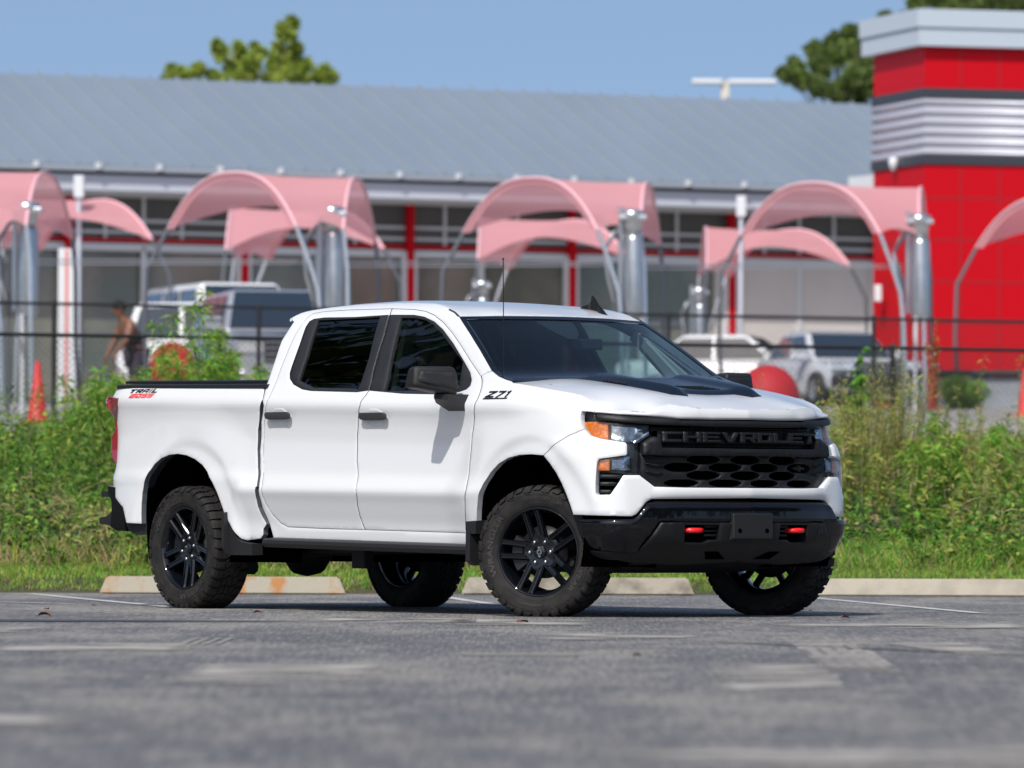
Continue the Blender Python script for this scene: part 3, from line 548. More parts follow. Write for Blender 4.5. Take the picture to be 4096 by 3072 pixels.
fo3[-1] = (fo3[-1][0], 0., fo3[-1][2])
rear3 = [(-.36, 0, 1.462), (-.355, -.3, 1.462), (-.335, -.6, 1.452), (-.31, -.8, 1.436)]
bnd = rear3+hl3+fo3                                   # from rear centre round the right side to the front centre
ctl = [(.6, 0, 1.332), (.6, -.3, 1.338), (.3, 0, 1.375), (.3, -.42, 1.392), (0, 0, 1.415), (0, -.45, 1.432), (-.2, -.2, 1.448), (.5, -.6, 1.335), (.3, -.68, 1.375), (0, -.72, 1.412), (.62, -.55, 1.312), (.72, -.35, 1.300), (.74, 0, 1.296), (-.2, -.6, 1.448), (.42, -.78, 1.325)]
al = sym3(bnd+ctl); HZ = tps([(p[0], p[1]) for p in al], [p[2] for p in al])
hood = panel('hood', closed_loop([(p[0], p[1]) for p in bnd]), M_paint, K, mapf=lambda x, y, d: (x, y, HZ(x, y)+d), thick=.008, grid=.018, bev=0, ring=.006)
# front lip between fold and lower edge
hf3 = [surf(s, z) for s, z in TR['hoodfront']]; lip_t = [surf(*p) for p in TR['fold']]
def resamp(P, n):
    P = [Vector(p) for p in P]; L = [0]
    for a, b in zip(P, P[1:]): L.append(L[-1]+(b-a).length)
    o = []
    for i in range(n):
        t = L[-1]*i/(n-1); k = 0
        while k < len(P)-2 and L[k+1] < t: k += 1
        o.append(P[k].lerp(P[k+1], (t-L[k])/max(L[k+1]-L[k], 1e-9)))
    return o
a_ = resamp(lip_t, 70); b_ = resamp(hf3, 70); V = []; F = []
rowz = []
for i in range(70):
    p, q = a_[i], b_[i]
    if i == 69: p.y = 0; q.y = 0
    r = [p, p.lerp(q, .33)+Vector((.006, 0, .001)), p.lerp(q, .75)+Vector((.008, 0, 0)), q, q-Vector((.02, 0, .002))]; p.z = HZ(p.x, p.y); rowz.append(r)
full = rowz+[[Vector((v.x, -v.y, v.z)) for v in r] for r in rowz[::-1][1:]]
for r in full: V += [tuple(v) for v in r]
for i in range(len(full)-1):
    for k in range(4): F.append([i*5+k, i*5+k+1, (i+1)*5+k+1, (i+1)*5+k])
m = MB(); m.add(V, F, True); m.build('hood_lip', M_paint, hood, fix=True)
# hood scoop: satin navy-black raised piece with two lobes and a vented trench
sc = [(.567, -.353), (.36, -.405), (.05, -.455), (-.20, -.485), (-.22, 0), (.475, 0), (.50, -.19), (.603, -.249)]
def edged(x, y):
    P = closed_sc; best = 9
    for i in range(len(P)):
        a = P[i]; b = P[(i+1) % len(P)]; dx, dy = b[0]-a[0], b[1]-a[1]; t = max(0, min(1, ((x-a[0])*dx+(y-a[1])*dy)/(dx*dx+dy*dy)))
        best = min(best, math.hypot(a[0]+dx*t-x, a[1]+dy*t-y))
    return best
closed_sc = closed_loop(sc[::-1]) if False else [(x, y) for x, y in sc]+[(x, -y) for x, y in sc[::-1]]
hs_ = [(.603, -.249), (.567, -.353), (.36, -.405), (.05, -.455), (-.20, -.485)]
closed_sc = hs_+[(-.22, 0)]+[(x, -y) for x, y in hs_[::-1]]+[(.505, .185), (.505, -.185)]
def scz(x, y, d):
    e = edged(x, y); lob = math.exp(-((abs(y)-.315)/.085)**4)
    return (x, y, HZ(x, y)+.004+.020*sst(0, .05, e)+.022*lob*sst(0, .07, e)*sst(.62, .45, x)+d)
scp = panel('hood_scoop', closed_sc, M_decal, hood, mapf=scz, thick=.02, grid=.025, bev=.002, ring=.008)
for k in range(4):
    x0 = .27+k*.05; zs_ = scz(x0, 0, 0)[2]; m = MB(); m.box((x0, -.13, zs_-.01), (x0+.016, .13, zs_+.006), bev=.003); m.build('vent_slat', M_satin, scp)
def dm(a, b, d):
    x = a; y = -.462+.0*b+(.36-x)*-.0; yy = -.402-(.36-x)*.165; return (x, yy-.004-d*.3+.012*(1-b), HZ(x, yy)+.002+.024*b)
V_, F_ = textmesh('DURAMAX', 1, .03, .1); mx = max(v[0] for v in V_); my = max(v[1] for v in V_); 
link('badge', [dm(.02+.20*(v[0]/mx), v[1]/my, v[2]*.05) for v in V_], F_, M_black, scp)
# ---- roof
rf3 = [surf(*p) for p in TR['roofline']]
hdr = [(-1.0, 0, 1.866), (-1.035, -.3, 1.864), (-1.085, -.55, 1.858), surf(*TR['ws'][-1])]
rear_r = [(-2.965, -.55, 1.89), (-2.975, -.3, 1.90), (-2.975, 0, 1.905)]
bnd = hdr+rf3+rear_r
ctl = [(-1.15, 0, 1.902), (-1.15, -.4, 1.898), (-1.4, 0, 1.945), (-1.4, -.45, 1.938), (-1.7, 0, 1.972), (-1.7, -.5, 1.962), (-2.1, 0, 1.985), (-2.1, -.5, 1.972), (-2.5, 0, 1.98), (-2.5, -.5, 1.966), (-2.8, 0, 1.955), (-2.8, -.4, 1.948)]
al = sym3(bnd+ctl); RZ = tps([(p[0], p[1]) for p in al], [p[2] for p in al])
roof = panel('roof', closed_loop([(p[0], p[1]) for p in bnd]), M_paint, K, mapf=lambda x, y, d: (x, y, RZ(x, y)+d), thick=.02, grid=.06, bev=.002, ring=.012)
for sg in (1, -1):    # black ditch moulding at the front of the roof
    m = MB(); m.tube([(-1.10, -.722*sg, 1.850), (-1.16, -.705*sg, 1.874), (-1.24, -.690*sg, 1.896)], .007, 8); m.build('roof_moulding', M_trim, roof)
# shark fin
m = MB(); fx, fy = -1.13, .46
V = []; F = []
prof = [(.0, .0), (.05, .020), (.10, .050), (.15, .086), (.178, .097), (.186, .060), (.20, .036), (.27, .020), (.32, .0)]
for a, b in prof:
    w = .030 if b < .045 else .009
    a *= .80; z = RZ(fx-a, fy)-.004; V += [(fx-a, fy-w, z), (fx-a, fy-w*.6, z+b), (fx-a, fy+w*.6, z+b), (fx-a, fy+w, z)]
for i in range(len(prof)-1):
    for k in range(3): F.append([i*4+k, i*4+k+1, (i+1)*4+k+1, (i+1)*4+k])
m.add(V, F); m.build('shark_fin_antenna', M_satin, roof)
m = MB(); m.tube([(-.54, -.79, 1.44), (-.54, -.79, 1.52)], .009, 8, r2=.005); m.tube([(-.54, -.79, 1.50), (-.55, -.79, 2.185)], .0032, 6); m.lathe([(.0001, .007), (.006, .004), (.006, -.004), (.0001, -.007)], 8, (-.55, -.79, 2.19)); m.build('mast_antenna', M_satin, K)
# ---- windshield
wl = [surf(*p, -.004) for p in TR['ws']]; wl = [(-.255, -.90, 1.40)]+wl; wl = resamp(wl, 14); V = []; F = []; NY = 25
for i, p in enumerate(wl):
    t = i/13; bow = .17*(1-t)+.09*t
    for k in range(NY):
        u = -1+2*k/(NY-1); V.append((p.x+bow*(1-abs(u)**2.2)*(1 if t > .0 else 1), -u*p.y*-1 if False else p.y*-u, p.z+.012*(1-u*u)))
for i in range(13):
    for k in range(NY-1): F.append([i*NY+k, i*NY+k+1, (i+1)*NY+k+1, (i+1)*NY+k])
wsd = link('windshield', V, F, M_glass, K, True)
M_frit = mat('frit_black', (.003,.004,.006), .04, spec=.6)
# black frit round the glass
def wsp(u, t, d):
    i = min(int(t*13), 12); f = t*13-i; p = wl[i].lerp(wl[i+1], f); bow = .17*(1-t)+.09*t
    return (p.x+bow*(1-min(1, abs(u))**2.2)+.004+d, p.y*-u, p.z+.012*(1-u*u)+.003)
for nm, (u0, u1, t0, t1) in (('l', (-1.002, -.965, 0, 1)), ('r', (.95, 1.002, 0, 1)), ('t', (-.965, .95, .96, 1)), ('b', (-.965, .95, 0, .12))):
    V = []; F = []; nu = 24 if u1-u0 > .2 else 2; n_t = 14 if t1-t0 > .2 else 2
    for j in range(n_t+1):
        for k in range(nu+1): V.append(wsp(u0+(u1-u0)*k/nu, t0+(t1-t0)*j/n_t, 0))
    for j in range(n_t):
        for k in range(nu): F.append([j*(nu+1)+k, j*(nu+1)+k+1, (j+1)*(nu+1)+k+1, (j+1)*(nu+1)+k])
    link('glass_border', V, F, M_frit, wsd)
m = MB(); V = []; F = []      # sensor housing behind the glass
for j in range(9):
    for k in range(9):
        u = -.30+.30*k/8+.06; t = .99-.30*j/8; w = math.sin(math.pi*(k/8)); V.append(wsp(u*(1-.35*j/8)-.05*(j/8)*0, t if w > .01 or j < 6 else .8, -.012))
m2 = []
u_c = .06
cam_h = [(-.30, .99), (.10, .99), (.06, .86), (.0, .76), (-.07, .70), (-.15, .70), (-.22, .78), (-.27, .88)]
panel('sensor_housing', cam_h, M_dark, wsd, mapf=lambda u, t, d: wsp(u, t, d-.03), thick=.05, grid=.1, bev=0, ring=0, dd=.05)
m = MB(); m.box((-.93, .02, 1.655), (-.90, .26, 1.725), bev=.01); m.build('rear_view_mirror', M_dark, K)
# wiper cowl
m = MB(); m.prism([(-.40, 1.40), (-.05, 1.40), (-.05, 1.41), (-.38, 1.425)], lambda a, b, t: (a, t, b), -.80, .80); m.build('cowl', M_trim, K)
for y0, y1 in ((-.64, -.12), (-.02, .62)):
    m = MB(); m.tube([(-.42, y0, 1.462), (-.36, y1, 1.470)], .007, 6); m.build('wiper', M_trim, K)
# ---- cab back wall, bed box, tonneau, tailgate
cr = [surf(*p, -.01) for p in TR['cabrear']]; V = []; F = []
for p in cr: V += [(p[0], p[1], p[2]), (p[0]-.0, -p[1], p[2])]
for i in range(len(cr)-1): F.append([2*i, 2*i+1, 2*i+3, 2*i+2])
V += [(-2.99, -.60, 1.885), (-2.99, .60, 1.885)]; n = len(V); F.append([n-4, n-3, n-1, n-2])
m = MB(); m.add(V, F); m.box((-2.98, -.60, 1.40), (-2.90, .60, 1.88)); m.build('cab_back', M_paint, K)
m = MB(); m.box((-4.62, -.80, 1.06), (-2.87, .80, 1.10)); m.box((-4.62, -.88, 1.06), (-2.87, -.80, 1.41)); m.box((-4.62, .80, 1.06), (-2.87, .88, 1.41)); m.box((-2.87, -.88, 1.06), (-2.85, .88, 1.41)); m.build('bed_box', M_dark, K)
m = MB(); m.box((-4.76, -.86, .62), (-4.70, .86, 1.40), bev=.012); m.build('tailgate', M_paint, K)
for sg in (1, -1):
    m = MB(); m.prism([(-.955, .0), (-.955, .022), (-.90, .03), (-.86, .03), (-.86, 0)], lambda a, b, t: (t, a*sg, 1.4265+b-(t+2.85)*.0115), -4.61, -2.86); m.build('bed_rail', M_grain, K)
m = MB(); m.prism([(-.88, 0), (-.88, .014), (-.85, .022), (.85, .022), (.88, .014), (.88, 0)], lambda a, b, t: (t, a, 1.459+b-(t+2.85)*.012), -4.62, -2.95)
m.build('tonneau_cover', M_satin, K)
# ---- rear bumper
rbm = empty('rear_bumper'); rbm.parent = K
zz4 = lambda x, y, yy=-.95: None
m = MB(); m.prism([(-4.70, .80), (-4.60, .79), (-4.55, .70), (-4.50, .60), (-4.485, .50), (-4.60, .505), (-4.67, .53), (-4.655, .62), (-4.655, .70), (-4.70, .755)], lambda a, b, t: (a, t, b), -.965, .965); m.build('bumper_beam', M_black, rbm)
m = MB(); m.prism([(-4.835, .765), (-4.60, .768), (-4.60, .70), (-4.66, .70), (-4.70, .725), (-4.835, .728)], lambda a, b, t: (a, t, b), -.93, .93); m.prism([(-4.855, .590), (-4.77, .598), (-4.66, .66), (-4.60, .64), (-4.60, .52), (-4.72, .535), (-4.855, .552)], lambda a, b, t: (a, t, b), -.93, .93); m.build('bumper_step', M_grain, rbm)
for sg in (1, -1):
    m = MB(); m.prism([(-4.50, .55), (-4.24, .55), (-4.24, .49), (-4.36, .475), (-4.46, .50)], lambda a, b, t: (a, t*sg, b), -.95, -.90); m.build('bumper_end_trim', M_grain, rbm)
# ---- undercarriage
uc = empty('undercarriage'); uc.parent = K
m = MB()
for y in (-.42, .42): m.box((-4.55, y-.05, .42), (.55, y+.05, .57), bev=.01)
for x in (-4.3, -3.0, -2.0, -1.0, .1): m.box((x-.05, -.42, .45), (x+.05, .42, .52))
m.build('frame_rails', M_under, uc)
m = MB(); m.tube([(-3.745, -.78, .39), (-3.745, .78, .39)], .05, 12); m.lathe([(.001, -.16), (.08, -.15), (.15, -.08), (.165, 0), (.15, .08), (.08, .15), (.001, .16)], 20, (-3.76, 0, .37), 'y'); m.build('rear_axle', M_under, uc)
m = MB(); m.box((-3.6, -.62, .40), (-2.9, .25, .56), bev=.03); m.box((-2.9, .05, .40), (-1.7, .55, .60), bev=.04); m.build('fuel_tank', M_under, uc)
m = MB(); m.tube([(-3.4, -.35, .38), (-2.6, -.3, .40), (-1.2, -.25, .42), (-.3, -.2, .42)], .045, 10); m.build('exhaust_pipe', M_steel, uc)
m = MB(); m.tube([(-3.55, -.62, .30), (-3.42, -.6, .60)], .035, 10); m.tube([(-3.58, -.62, .27), (-3.50, -.62, .27)], .05, 10); m.build('shock_absorber', M_under, uc); m = MB(); m.box((-2.50, -.54, .27), (-2.36, -.46, .46), bev=.01); m.build('spring_hanger', M_under, uc)
m = MB(); m.box((-1.5, -.22, .33), (.3, .22, .60), bev=.05); m.box((-2.55, -.60, .44), (-.62, .60, .50)); m.build('transmission', M_under, uc)
m = MB(); m.tube([(.0, -.80, .36), (.0, -.25, .40)], .035, 10); m.tube([(.0, .80, .36), (.0, .25, .40)], .035, 10); m.tube([(.15, -.8, .33), (-.02, -.3, .36), (-.25, -.35, .36)], .03, 8); m.tube([(.15, .8, .33), (-.02, .3, .36), (-.25, .35, .36)], .03, 8); m.build('front_axle', M_under, uc)
# body floor so nothing shines through
m = MB(); m.box((-2.80, -.88, .50), (-.60, .88, .56)); m.box((-.52, -.60, .56), (.62, .60, 1.05)); m.box((-4.66, -.44, .60), (-2.85, .44, .66)); m.box((-.60, -.88, .50), (-.54, .88, 1.38)); m.build('floor_pan', M_void, uc)
# ---- interior
m = MB(); m.prism([(-.56, 1.0), (-.56, 1.39), (-.70, 1.395), (-.98, 1.34), (-1.02, 1.20), (-.95, 1.0)], lambda a, b, t: (a, t, b), -.84, .84); m.build('dashboard', M_dark, K)
for i, (x, y, w) in enumerate(((-1.62, -.40, .26), (-1.62, .40, .26), (-2.55, -.42, .27), (-2.55, .42, .27))):
    st = empty('seat'); st.parent = K
    m = MB(); m.box((x-.10, y-w, .85), (x+.42, y+w, 1.0), bev=.04); m.build('seat_cushion', M_seat, st)
    m = MB(); m.prism([(x-.20, .95), (x+.0, .95), (x-.10, 1.52), (x-.22, 1.54)], lambda a, b, t: (a, t, b), y-w*.95, y+w*.95); m.build('seat_back', M_seat, st)
    m = MB(); m.box((x-.235, y-.125, 1.55), (x-.12, y+.125, 1.73), bev=.04); m.build('headrest', M_seat, st)
m = MB(); n = 40; m.tube([( -1.08-.06*math.sin(a)*.9, .40+.19*math.cos(a), 1.22+.17*math.sin(a)) for a in [2*math.pi*k/n for k in range(n+1)]], .015, 8); m.box((-1.10, .33, 1.16), (-1.04, .47, 1.26), bev=.015); m.build('steering_wheel', M_trim, K)
for sg in (1, -1):     # inner pillars and door cards
    m = MB(); m.prism([(-1.60, 1.35), (-1.72, 1.35), (-1.86, 1.86), (-1.74, 1.86)], lambda a, b, t: (a, (t+.42*(b-1.35))*sg, b), -.885, -.855); m.build('inner_pillar', M_dark, K)
    m = MB(); m.box((-2.75, -.90*sg, .6), (-.62, -.86*sg, 1.36)); m.build('door_card', M_dark, K)
m = MB(); m.prism([(-.62, 1.42), (-.90, 1.42), (-1.22, 1.74), (-1.14, 1.79)], lambda a, b, t: (a, t-.34*(b-1.4), b), .835, .86); m.prism([(-.74, 1.455), (-.86, 1.455), (-1.08, 1.69), (-1.02, 1.72)], lambda a, b, t: (a, t-.34*(b-1.4), b), .80, .83); m.build('pillar_trim', M_grey, K)
m = MB(); m.box((-2.95, -.62, 1.86), (-1.30, .62, 1.88)); m.build('headliner', M_dark, K)
# ================================================================ wheels
def wheel(x, y, steer, flip):
    w = empty('wheel'); w.parent = K; w.location = (x, y, .392); w.rotation_euler = (0, 0, steer+(math.pi if flip else 0)); return w
def rot(a, r, y): return (r*math.cos(a), y, r*math.sin(a))
def make_tyre(par):
    ty = MB(); prof = [(.262, -.105), (.268, -.120), (.285, -.128), (.315, -.137), (.345, -.139), (.368, -.136), (.384, -.128), (.392, -.112), (.396, -.06), (.397, 0), (.396, .06), (.392, .112), (.384, .128), (.368, .136), (.345, .139), (.315, .137), (.285, .128), (.268, .120), (.262, .105)]
    ty.lathe(prof, 120, axis='y')
    NB = 38
    def blk(a0, a1, y0, y1, r0, r1, sk=0):
        V = []
        for (a, yy) in ((a0, y0), (a1, y0), (a1+sk, y1), (a0+sk, y1)): V += [rot(a, r0, yy), rot(a, r1, yy)]
        ty.add(V, [[0, 2, 4, 6], [1, 7, 5, 3], [0, 1, 3, 2], [2, 3, 5, 4], [4, 5, 7, 6], [6, 7, 1, 0]])
    for k in range(NB):
        a = 2*math.pi*k/NB; s = 2*math.pi/NB
        blk(a, a+s*.72, -.056, -.022, .392, .4075, s*.35); blk(a+s*.4, a+s*1.1, -.014, .018, .392, .408, -s*.3); blk(a+s*.1, a+s*.8, .025, .058, .392, .4075, s*.35)
        # shoulder lugs wrap from the tread onto the sidewall
        for sd_ in (-1, 1):
            lng = k % 2 == 0; pr = [(.4075, .064), (.4055, .108), (.399, .131), (.386, .1405), (.368 if lng else .378, .1445)]; pi = [(.390, .064), (.388, .108), (.382, .124), (.374, .130), (.362 if lng else .372, .1335)]
            V = []; aa = [a, a+s*(.70 if lng else .6)]; bb = [.0, s*.0, s*.05, s*.16, s*.26]
            for j in range(5):
                for q in (0, 1):
                    an = aa[q]+bb[j]*(1 if q else .6); V += [rot(an, pr[j][0], sd_*pr[j][1]), rot(an, pi[j][0], sd_*pi[j][1])]
            F = []
            for j in range(4):
                b0 = j*4; F += [[b0, b0+2, b0+6, b0+4], [b0, b0+4, b0+5, b0+1], [b0+2, b0+3, b0+7, b0+6]]
            F += [[0, 1, 3, 2], [16, 18, 19, 17]]; ty.add(V, F)
            if lng:   # raised zig-zag inside each long lug
                V = []
                for (an, r) in ((a+s*.25, .352), (a+s*.55, .352), (a+s*.85, .364), (a+s*.6, .369)): V += [rot(an, r, sd_*.1375), rot(an, r, sd_*.1425)]
                ty.add(V, [[1, 3, 5, 7], [0, 1, 7, 6], [0, 2, 3, 1], [2, 4, 5, 3], [4, 6, 7, 5]])
    for r in (.352, .296): ty.lathe([(r-.002, -.1383 if r > .3 else -.131), (r, -.1405 if r > .3 else -.1335), (r+.002, -.1383 if r > .3 else -.131)], 96, axis='y')
    t = ty.build('tyre', M_rubber, par)
    def arc(txt, a0, a1, r0, r1, bold=.02):
        V, F = textmesh(txt, 1, bold, .1); mx = max(v[0] for v in V); mn = min(v[0] for v in V); my = max(v[1] for v in V)
        # reads clockwise seen from outside (-y)
        W = []
        for v in V:
            a = a0+(a1-a0)*(v[0]-mn)/(mx-mn); r = r0+(r1-r0)*v[1]/my; yy = -.1305-.0080*min(1, max(0, (r-.29)/.04)); W.append(rot(a, r, yy-(.0035 if v[2] > 0 else .0)))
        return link('tyre_lettering', W, F, M_letter, t)
    return t, arc
def make_rim(par, phase):
    m = MB()
    m.lathe([(.262, -.100), (.272, -.121), (.268, -.126), (.260, -.122), (.252, -.105), (.243, -.085), (.232, -.02), (.232, .09), (.25, .11), (.265, .125), (.262, .10)], 96, axis='y')
    # hub: five-lobed disc
    V = []; n = 80
    for k in range(n):
        a = 2*math.pi*k/n; r = .112+.014*math.cos(5*(a-phase)); V.append((a, r))
    VV = [(.0, -.088, .0)]+[rot(a, r*.86, -.090) for a, r in V]+[rot(a, r, -.078) for a, r in V]+[rot(a, r, -.04) for a, r in V]
    F = [[0, 1+k, 1+(k+1) % n] for k in range(n)]+[[1+k, 1+n+k, 1+n+(k+1) % n, 1+(k+1) % n] for k in range(n)]+[[1+n+k, 1+2*n+k, 1+2*n+(k+1) % n, 1+n+(k+1) % n] for k in range(n)]
    m.add(VV, F, False)
    for j in range(5):
        A = phase+j*2*math.pi/5
        for sd_ in (-1, 1):
            def pt(r, off, yy): x = r; t = off; return (x*math.cos(A)-t*math.sin(A), yy, x*math.sin(A)+t*math.cos(A))
            c0, c1 = .036*sd_, .042*sd_; st = []
            for r, c, w, f in ((.055, c0*.9, .023, -.086), (.105, c0, .022, -.090), (.17, (c0+c1)/2, .0195, -.098), (.235, c1, .0195, -.110), (.264, c1*1.02, .024, -.118)):
                st.append([pt(r, c-w, f+.034), pt(r, c-w, f+.010), pt(r, c-w*.62, f), pt(r, c-w*.30, f+.0), pt(r, c-w*.2, f+.007), pt(r, c+w*.2, f+.007), pt(r, c+w*.30, f), pt(r, c+w*.62, f), pt(r, c+w, f+.010), pt(r, c+w, f+.034)])
            V2 = [p for s_ in st for p in s_]; F2 = []
            for i in range(len(st)-1):
                for k in range(10): F2.append([i*10+k, i*10+(k+1) % 10, (i+1)*10+(k+1) % 10, (i+1)*10+k])
            m.add(V2, F2)
    rim = m.build('rim', M_rim, par)
    for k in range(6):
        a = phase+math.radians(18)+k*math.pi/3; m = MB(); c = rot(a, .070, 0)
        m.lathe([(.0001, -.101), (.006, -.100), (.0105, -.096), (.0115, -.088), (.0115, -.08)], 14, (c[0], 0, c[2]), 'y'); m.build('lug_nut', M_chrome, rim)
        m = MB(); m.lathe([(.0165, -.0895), (.0195, -.0915), (.022, -.0895)], 18, (c[0], 0, c[2]), 'y'); m.build('lug_recess', M_rim, rim)
    m = MB(); m.lathe([(.0001, -.104), (.036, -.103), (.041, -.099), (.042, -.086)], 32, axis='y'); cap = m.build('centre_cap', M_rim, rim)
    m = MB(); ph = phase-math.radians(12)
    for sc_, yy, mi in ((1, -.1052, 0), (.80, -.1062, 1)):
        P = [(a*sc_*(1 if abs(a) < .3 else 1), b*sc_) for a, b in bowtie(0, 0, .066, .028)]
        if sc_ != 1: P = inset(bowtie(0, 0, .066, .028), .0028)
        m.prism(P, lambda a, b, t: (a*math.cos(ph)-b*math.sin(ph), t, a*math.sin(ph)+b*math.cos(ph)), yy, -.1035, mi=mi)
    m.build('cap_emblem', [M_chrome, M_rim], cap)
    return rim
w0 = wheel(-.0, -.872, math.radians(27), False); w0.location.x = .01
t0, arc = make_tyre(w0)
D_ = math.radians
arc('WRANGLER', D_(208), D_(137), .300, .333); arc('TERRITORY', D_(106), D_(74), .320, .338); arc('MT', D_(66), D_(59), .320, .338); arc('GOODYEAR', D_(20), D_(-48), .300, .333); arc('LT265/60R20', D_(-112), D_(-84), .318, .330)
make_rim(w0, D_(104))
m = MB(); m.lathe([(.06, -.035), (.160, -.035), (.160, -.018), (.06, -.018)], 48, axis='y'); m.lathe([(.0001, -.07), (.055, -.07), (.06, -.035), (.06, .05), (.0001, .05)], 24, axis='y'); m.build('brake_disc', M_steel, w0)
m = MB(); m.prism([(.11*math.cos(a), .11*math.sin(a)) for a in np.radians(np.linspace(150, 215, 8))]+[(.20*math.cos(a), .20*math.sin(a)) for a in np.radians(np.linspace(215, 150, 8))], lambda a, b, t: (a, t, b), -.065, .02); m.build('brake_caliper', M_steel, w0)
def clone(src, loc, rz, roll):
    w = copy_tree(src, K); w.location = loc; w.rotation_mode = 'XYZ'; w.rotation_euler = (0, 0, rz)
    for ch in w.children:
        if ch.name.split('.')[0] in ('tyre', 'rim'): ch.rotation_euler = (0, roll, 0)
    return w
clone(w0, (-3.745, -.872, .392), 0, D_(47)); clone(w0, (0, .872, .392), math.pi+D_(24), D_(80)); clone(w0, (-3.745, .872, .392), math.pi, D_(140))
# ================================================================ ground and lots
GY = [(-300, 0), (48.9, 0), (49.3, .10), (52, .28), (60, .82), (66, 1.10), (72, 1.34), (75, 1.45), (105, 2.46), (125, 2.66), (200, 2.8), (600, 3), (4000, 3)]
def gz(y):
    for (a, za), (b, zb) in zip(GY, GY[1:]):
        if y <= b: return za+(zb-za)*(y-a)/(b-a)
    return 3
def asphalt(name, base, warm, dark):
    m = mat(name, base, .8, spec=.35); t = m.node_tree; b = t.nodes['Principled BSDF']; tc = t.nodes.new('ShaderNodeTexCoord')
    def noise(scale, detail=4, st=(1, 1, 1), rough=.55):
        mp = t.nodes.new('ShaderNodeMapping'); mp.inputs['Scale'].default_value = st; t.links.new(tc.outputs['Object'], mp.inputs[0])
        n = t.nodes.new('ShaderNodeTexNoise'); n.inputs['Scale'].default_value = scale; n.inputs['Detail'].default_value = detail; n.inputs['Roughness'].default_value = rough; t.links.new(mp.outputs[0], n.inputs['Vector']); return n.outputs['Fac']
    def ramp(src, a, b_, lo=0., hi=1.):
        r = t.nodes.new('ShaderNodeMapRange'); r.inputs[1].default_value = a; r.inputs[2].default_value = b_; r.inputs[3].default_value = lo; r.inputs[4].default_value = hi; r.clamp = True; t.links.new(src, r.inputs[0]); return r.outputs[0]
    def mix(f, c1, c2):
        x = t.nodes.new('ShaderNodeMix'); x.data_type = 'RGBA'; t.links.new(f, x.inputs[0])
        for i, c in ((6, c1), (7, c2)):
            if isinstance(c, tuple): x.inputs[i].default_value = (*c, 1)
            else: t.links.new(c, x.inputs[i])
        return x.outputs[2]
    c = mix(ramp(noise(.8, 7, (1.3, .35, 1), .68), .46, .60, 0, .85), base, warm)          # worn, sun-bleached drifts
    c = mix(ramp(noise(3.5, 6, (1, .3, 1), .65), .50, .64, 0, .7), c, warm)
    c = mix(ramp(noise(1.1, 5, (.5, .2, 1), .6), .50, .64, 0, .85), c, dark)
    c = mix(ramp(noise(1, 5, (58, 1.6, 1), .7), .50, .66, 0, .75), c, tuple(min(1, x*1.5) for x in warm))
    c = mix(ramp(noise(1, 5, (44, 1.3, 1), .7), .50, .66, 0, .8), c, tuple(x*.6 for x in dark))
    c = mix(ramp(noise(70, 3), .50, .72, 0, .65), c, tuple(min(1, x*2.3) for x in warm))       # stone chips
    c = mix(ramp(noise(110, 2), .56, .7, 0, .7), c, tuple(x*.35 for x in dark))
    t.links.new(c, b.inputs['Base Color'])
    bp = t.nodes.new('ShaderNodeBump'); bp.inputs['Strength'].default_value = .9; bp.inputs['Distance'].default_value = .012; t.links.new(noise(90, 4, rough=.7), bp.inputs['Height']); t.links.new(bp.outputs[0], b.inputs['Normal'])
    return m
M_asph = asphalt('asphalt', (.098,.104,.123), (.265,.250,.226), (.066,.071,.088))
M_lot = noisy(mat('old_concrete', (.34,.325,.30), .9), .8, .2, col2=(.27,.26,.245), stretch=(.5, 1.5, 1))
M_soil = noisy(mat('soil', (.07,.055,.035), .95), 2, .4, col2=(.05,.06,.025))
M_line = noisy(mat('worn_line_paint', (.52,.52,.50), .8), 9, .6, col2=(.17,.17,.17), thr=(.5, .68))
M_conc = noisy(mat('concrete', (.46,.42,.35), .9), 5, .3, bump=.3, thr=(.35,.65))
V = []; F = []
ys = [y for y, _ in GY]; xs = (-2500, -60, 60, 2500)
for y, z in GY:
    for x in xs: V.append((x, y, z-(.012 if y < 49 else .0)))
n = len(xs)
for i in range(len(GY)-1):
    for k in range(n-1): F.append([i*n+k, i*n+k+1, (i+1)*n+k+1, (i+1)*n+k])
tag(link('ground', V, F, M_soil), kind='structure')
tag(link('parking_lot', [(-150, -100, 0), (150, -100, 0), (150, 48.75, 0), (-150, 48.75, 0)], [[0, 1, 2, 3]], M_asph), kind='structure')
V = []; F = []
for y in (76.5, 80, 90, 105, 125, 165):
    for x in (-60, 60): V.append((x, y, gz(y)+.01))
for i in range(5): F.append([2*i, 2*i+1, 2*i+3, 2*i+2])
tag(link('wash_lot', V, F, M_lot), kind='structure')
m = MB(); m.box((-60, 75.9, 1.2), (60, 76.6, 1.60), bev=.03); tag(m.build('kerb', M_lot), kind='structure')
def strip(p, q, w, z=.004):
    p = Vector(p); q = Vector(q); d = (q-p).normalized(); s = Vector((-d.y, d.x))*w/2
    return [(p.x-s.x, p.y-s.y, z), (p.x+s.x, p.y+s.y, z), (q.x+s.x, q.y+s.y, z), (q.x-s.x, q.y-s.y, z)]
def flat(name, V, mt, F=[[0, 1, 2, 3]]): return tag(link(name, V, F, mt), kind='structure')
flat('painted_line', strip((-3.72, 48.1), (-2.2, 41.0), .10), M_line)
flat('painted_line', strip((-.62, 48.1), (-.10, 42.8), .10), M_line)
flat('painted_line', strip((2.18, 48.1), (2.98, 39.8), .10), M_line)
flat('painted_line', strip((-6.4, 47.0), (-3.0, 42.6), .10), M_line)
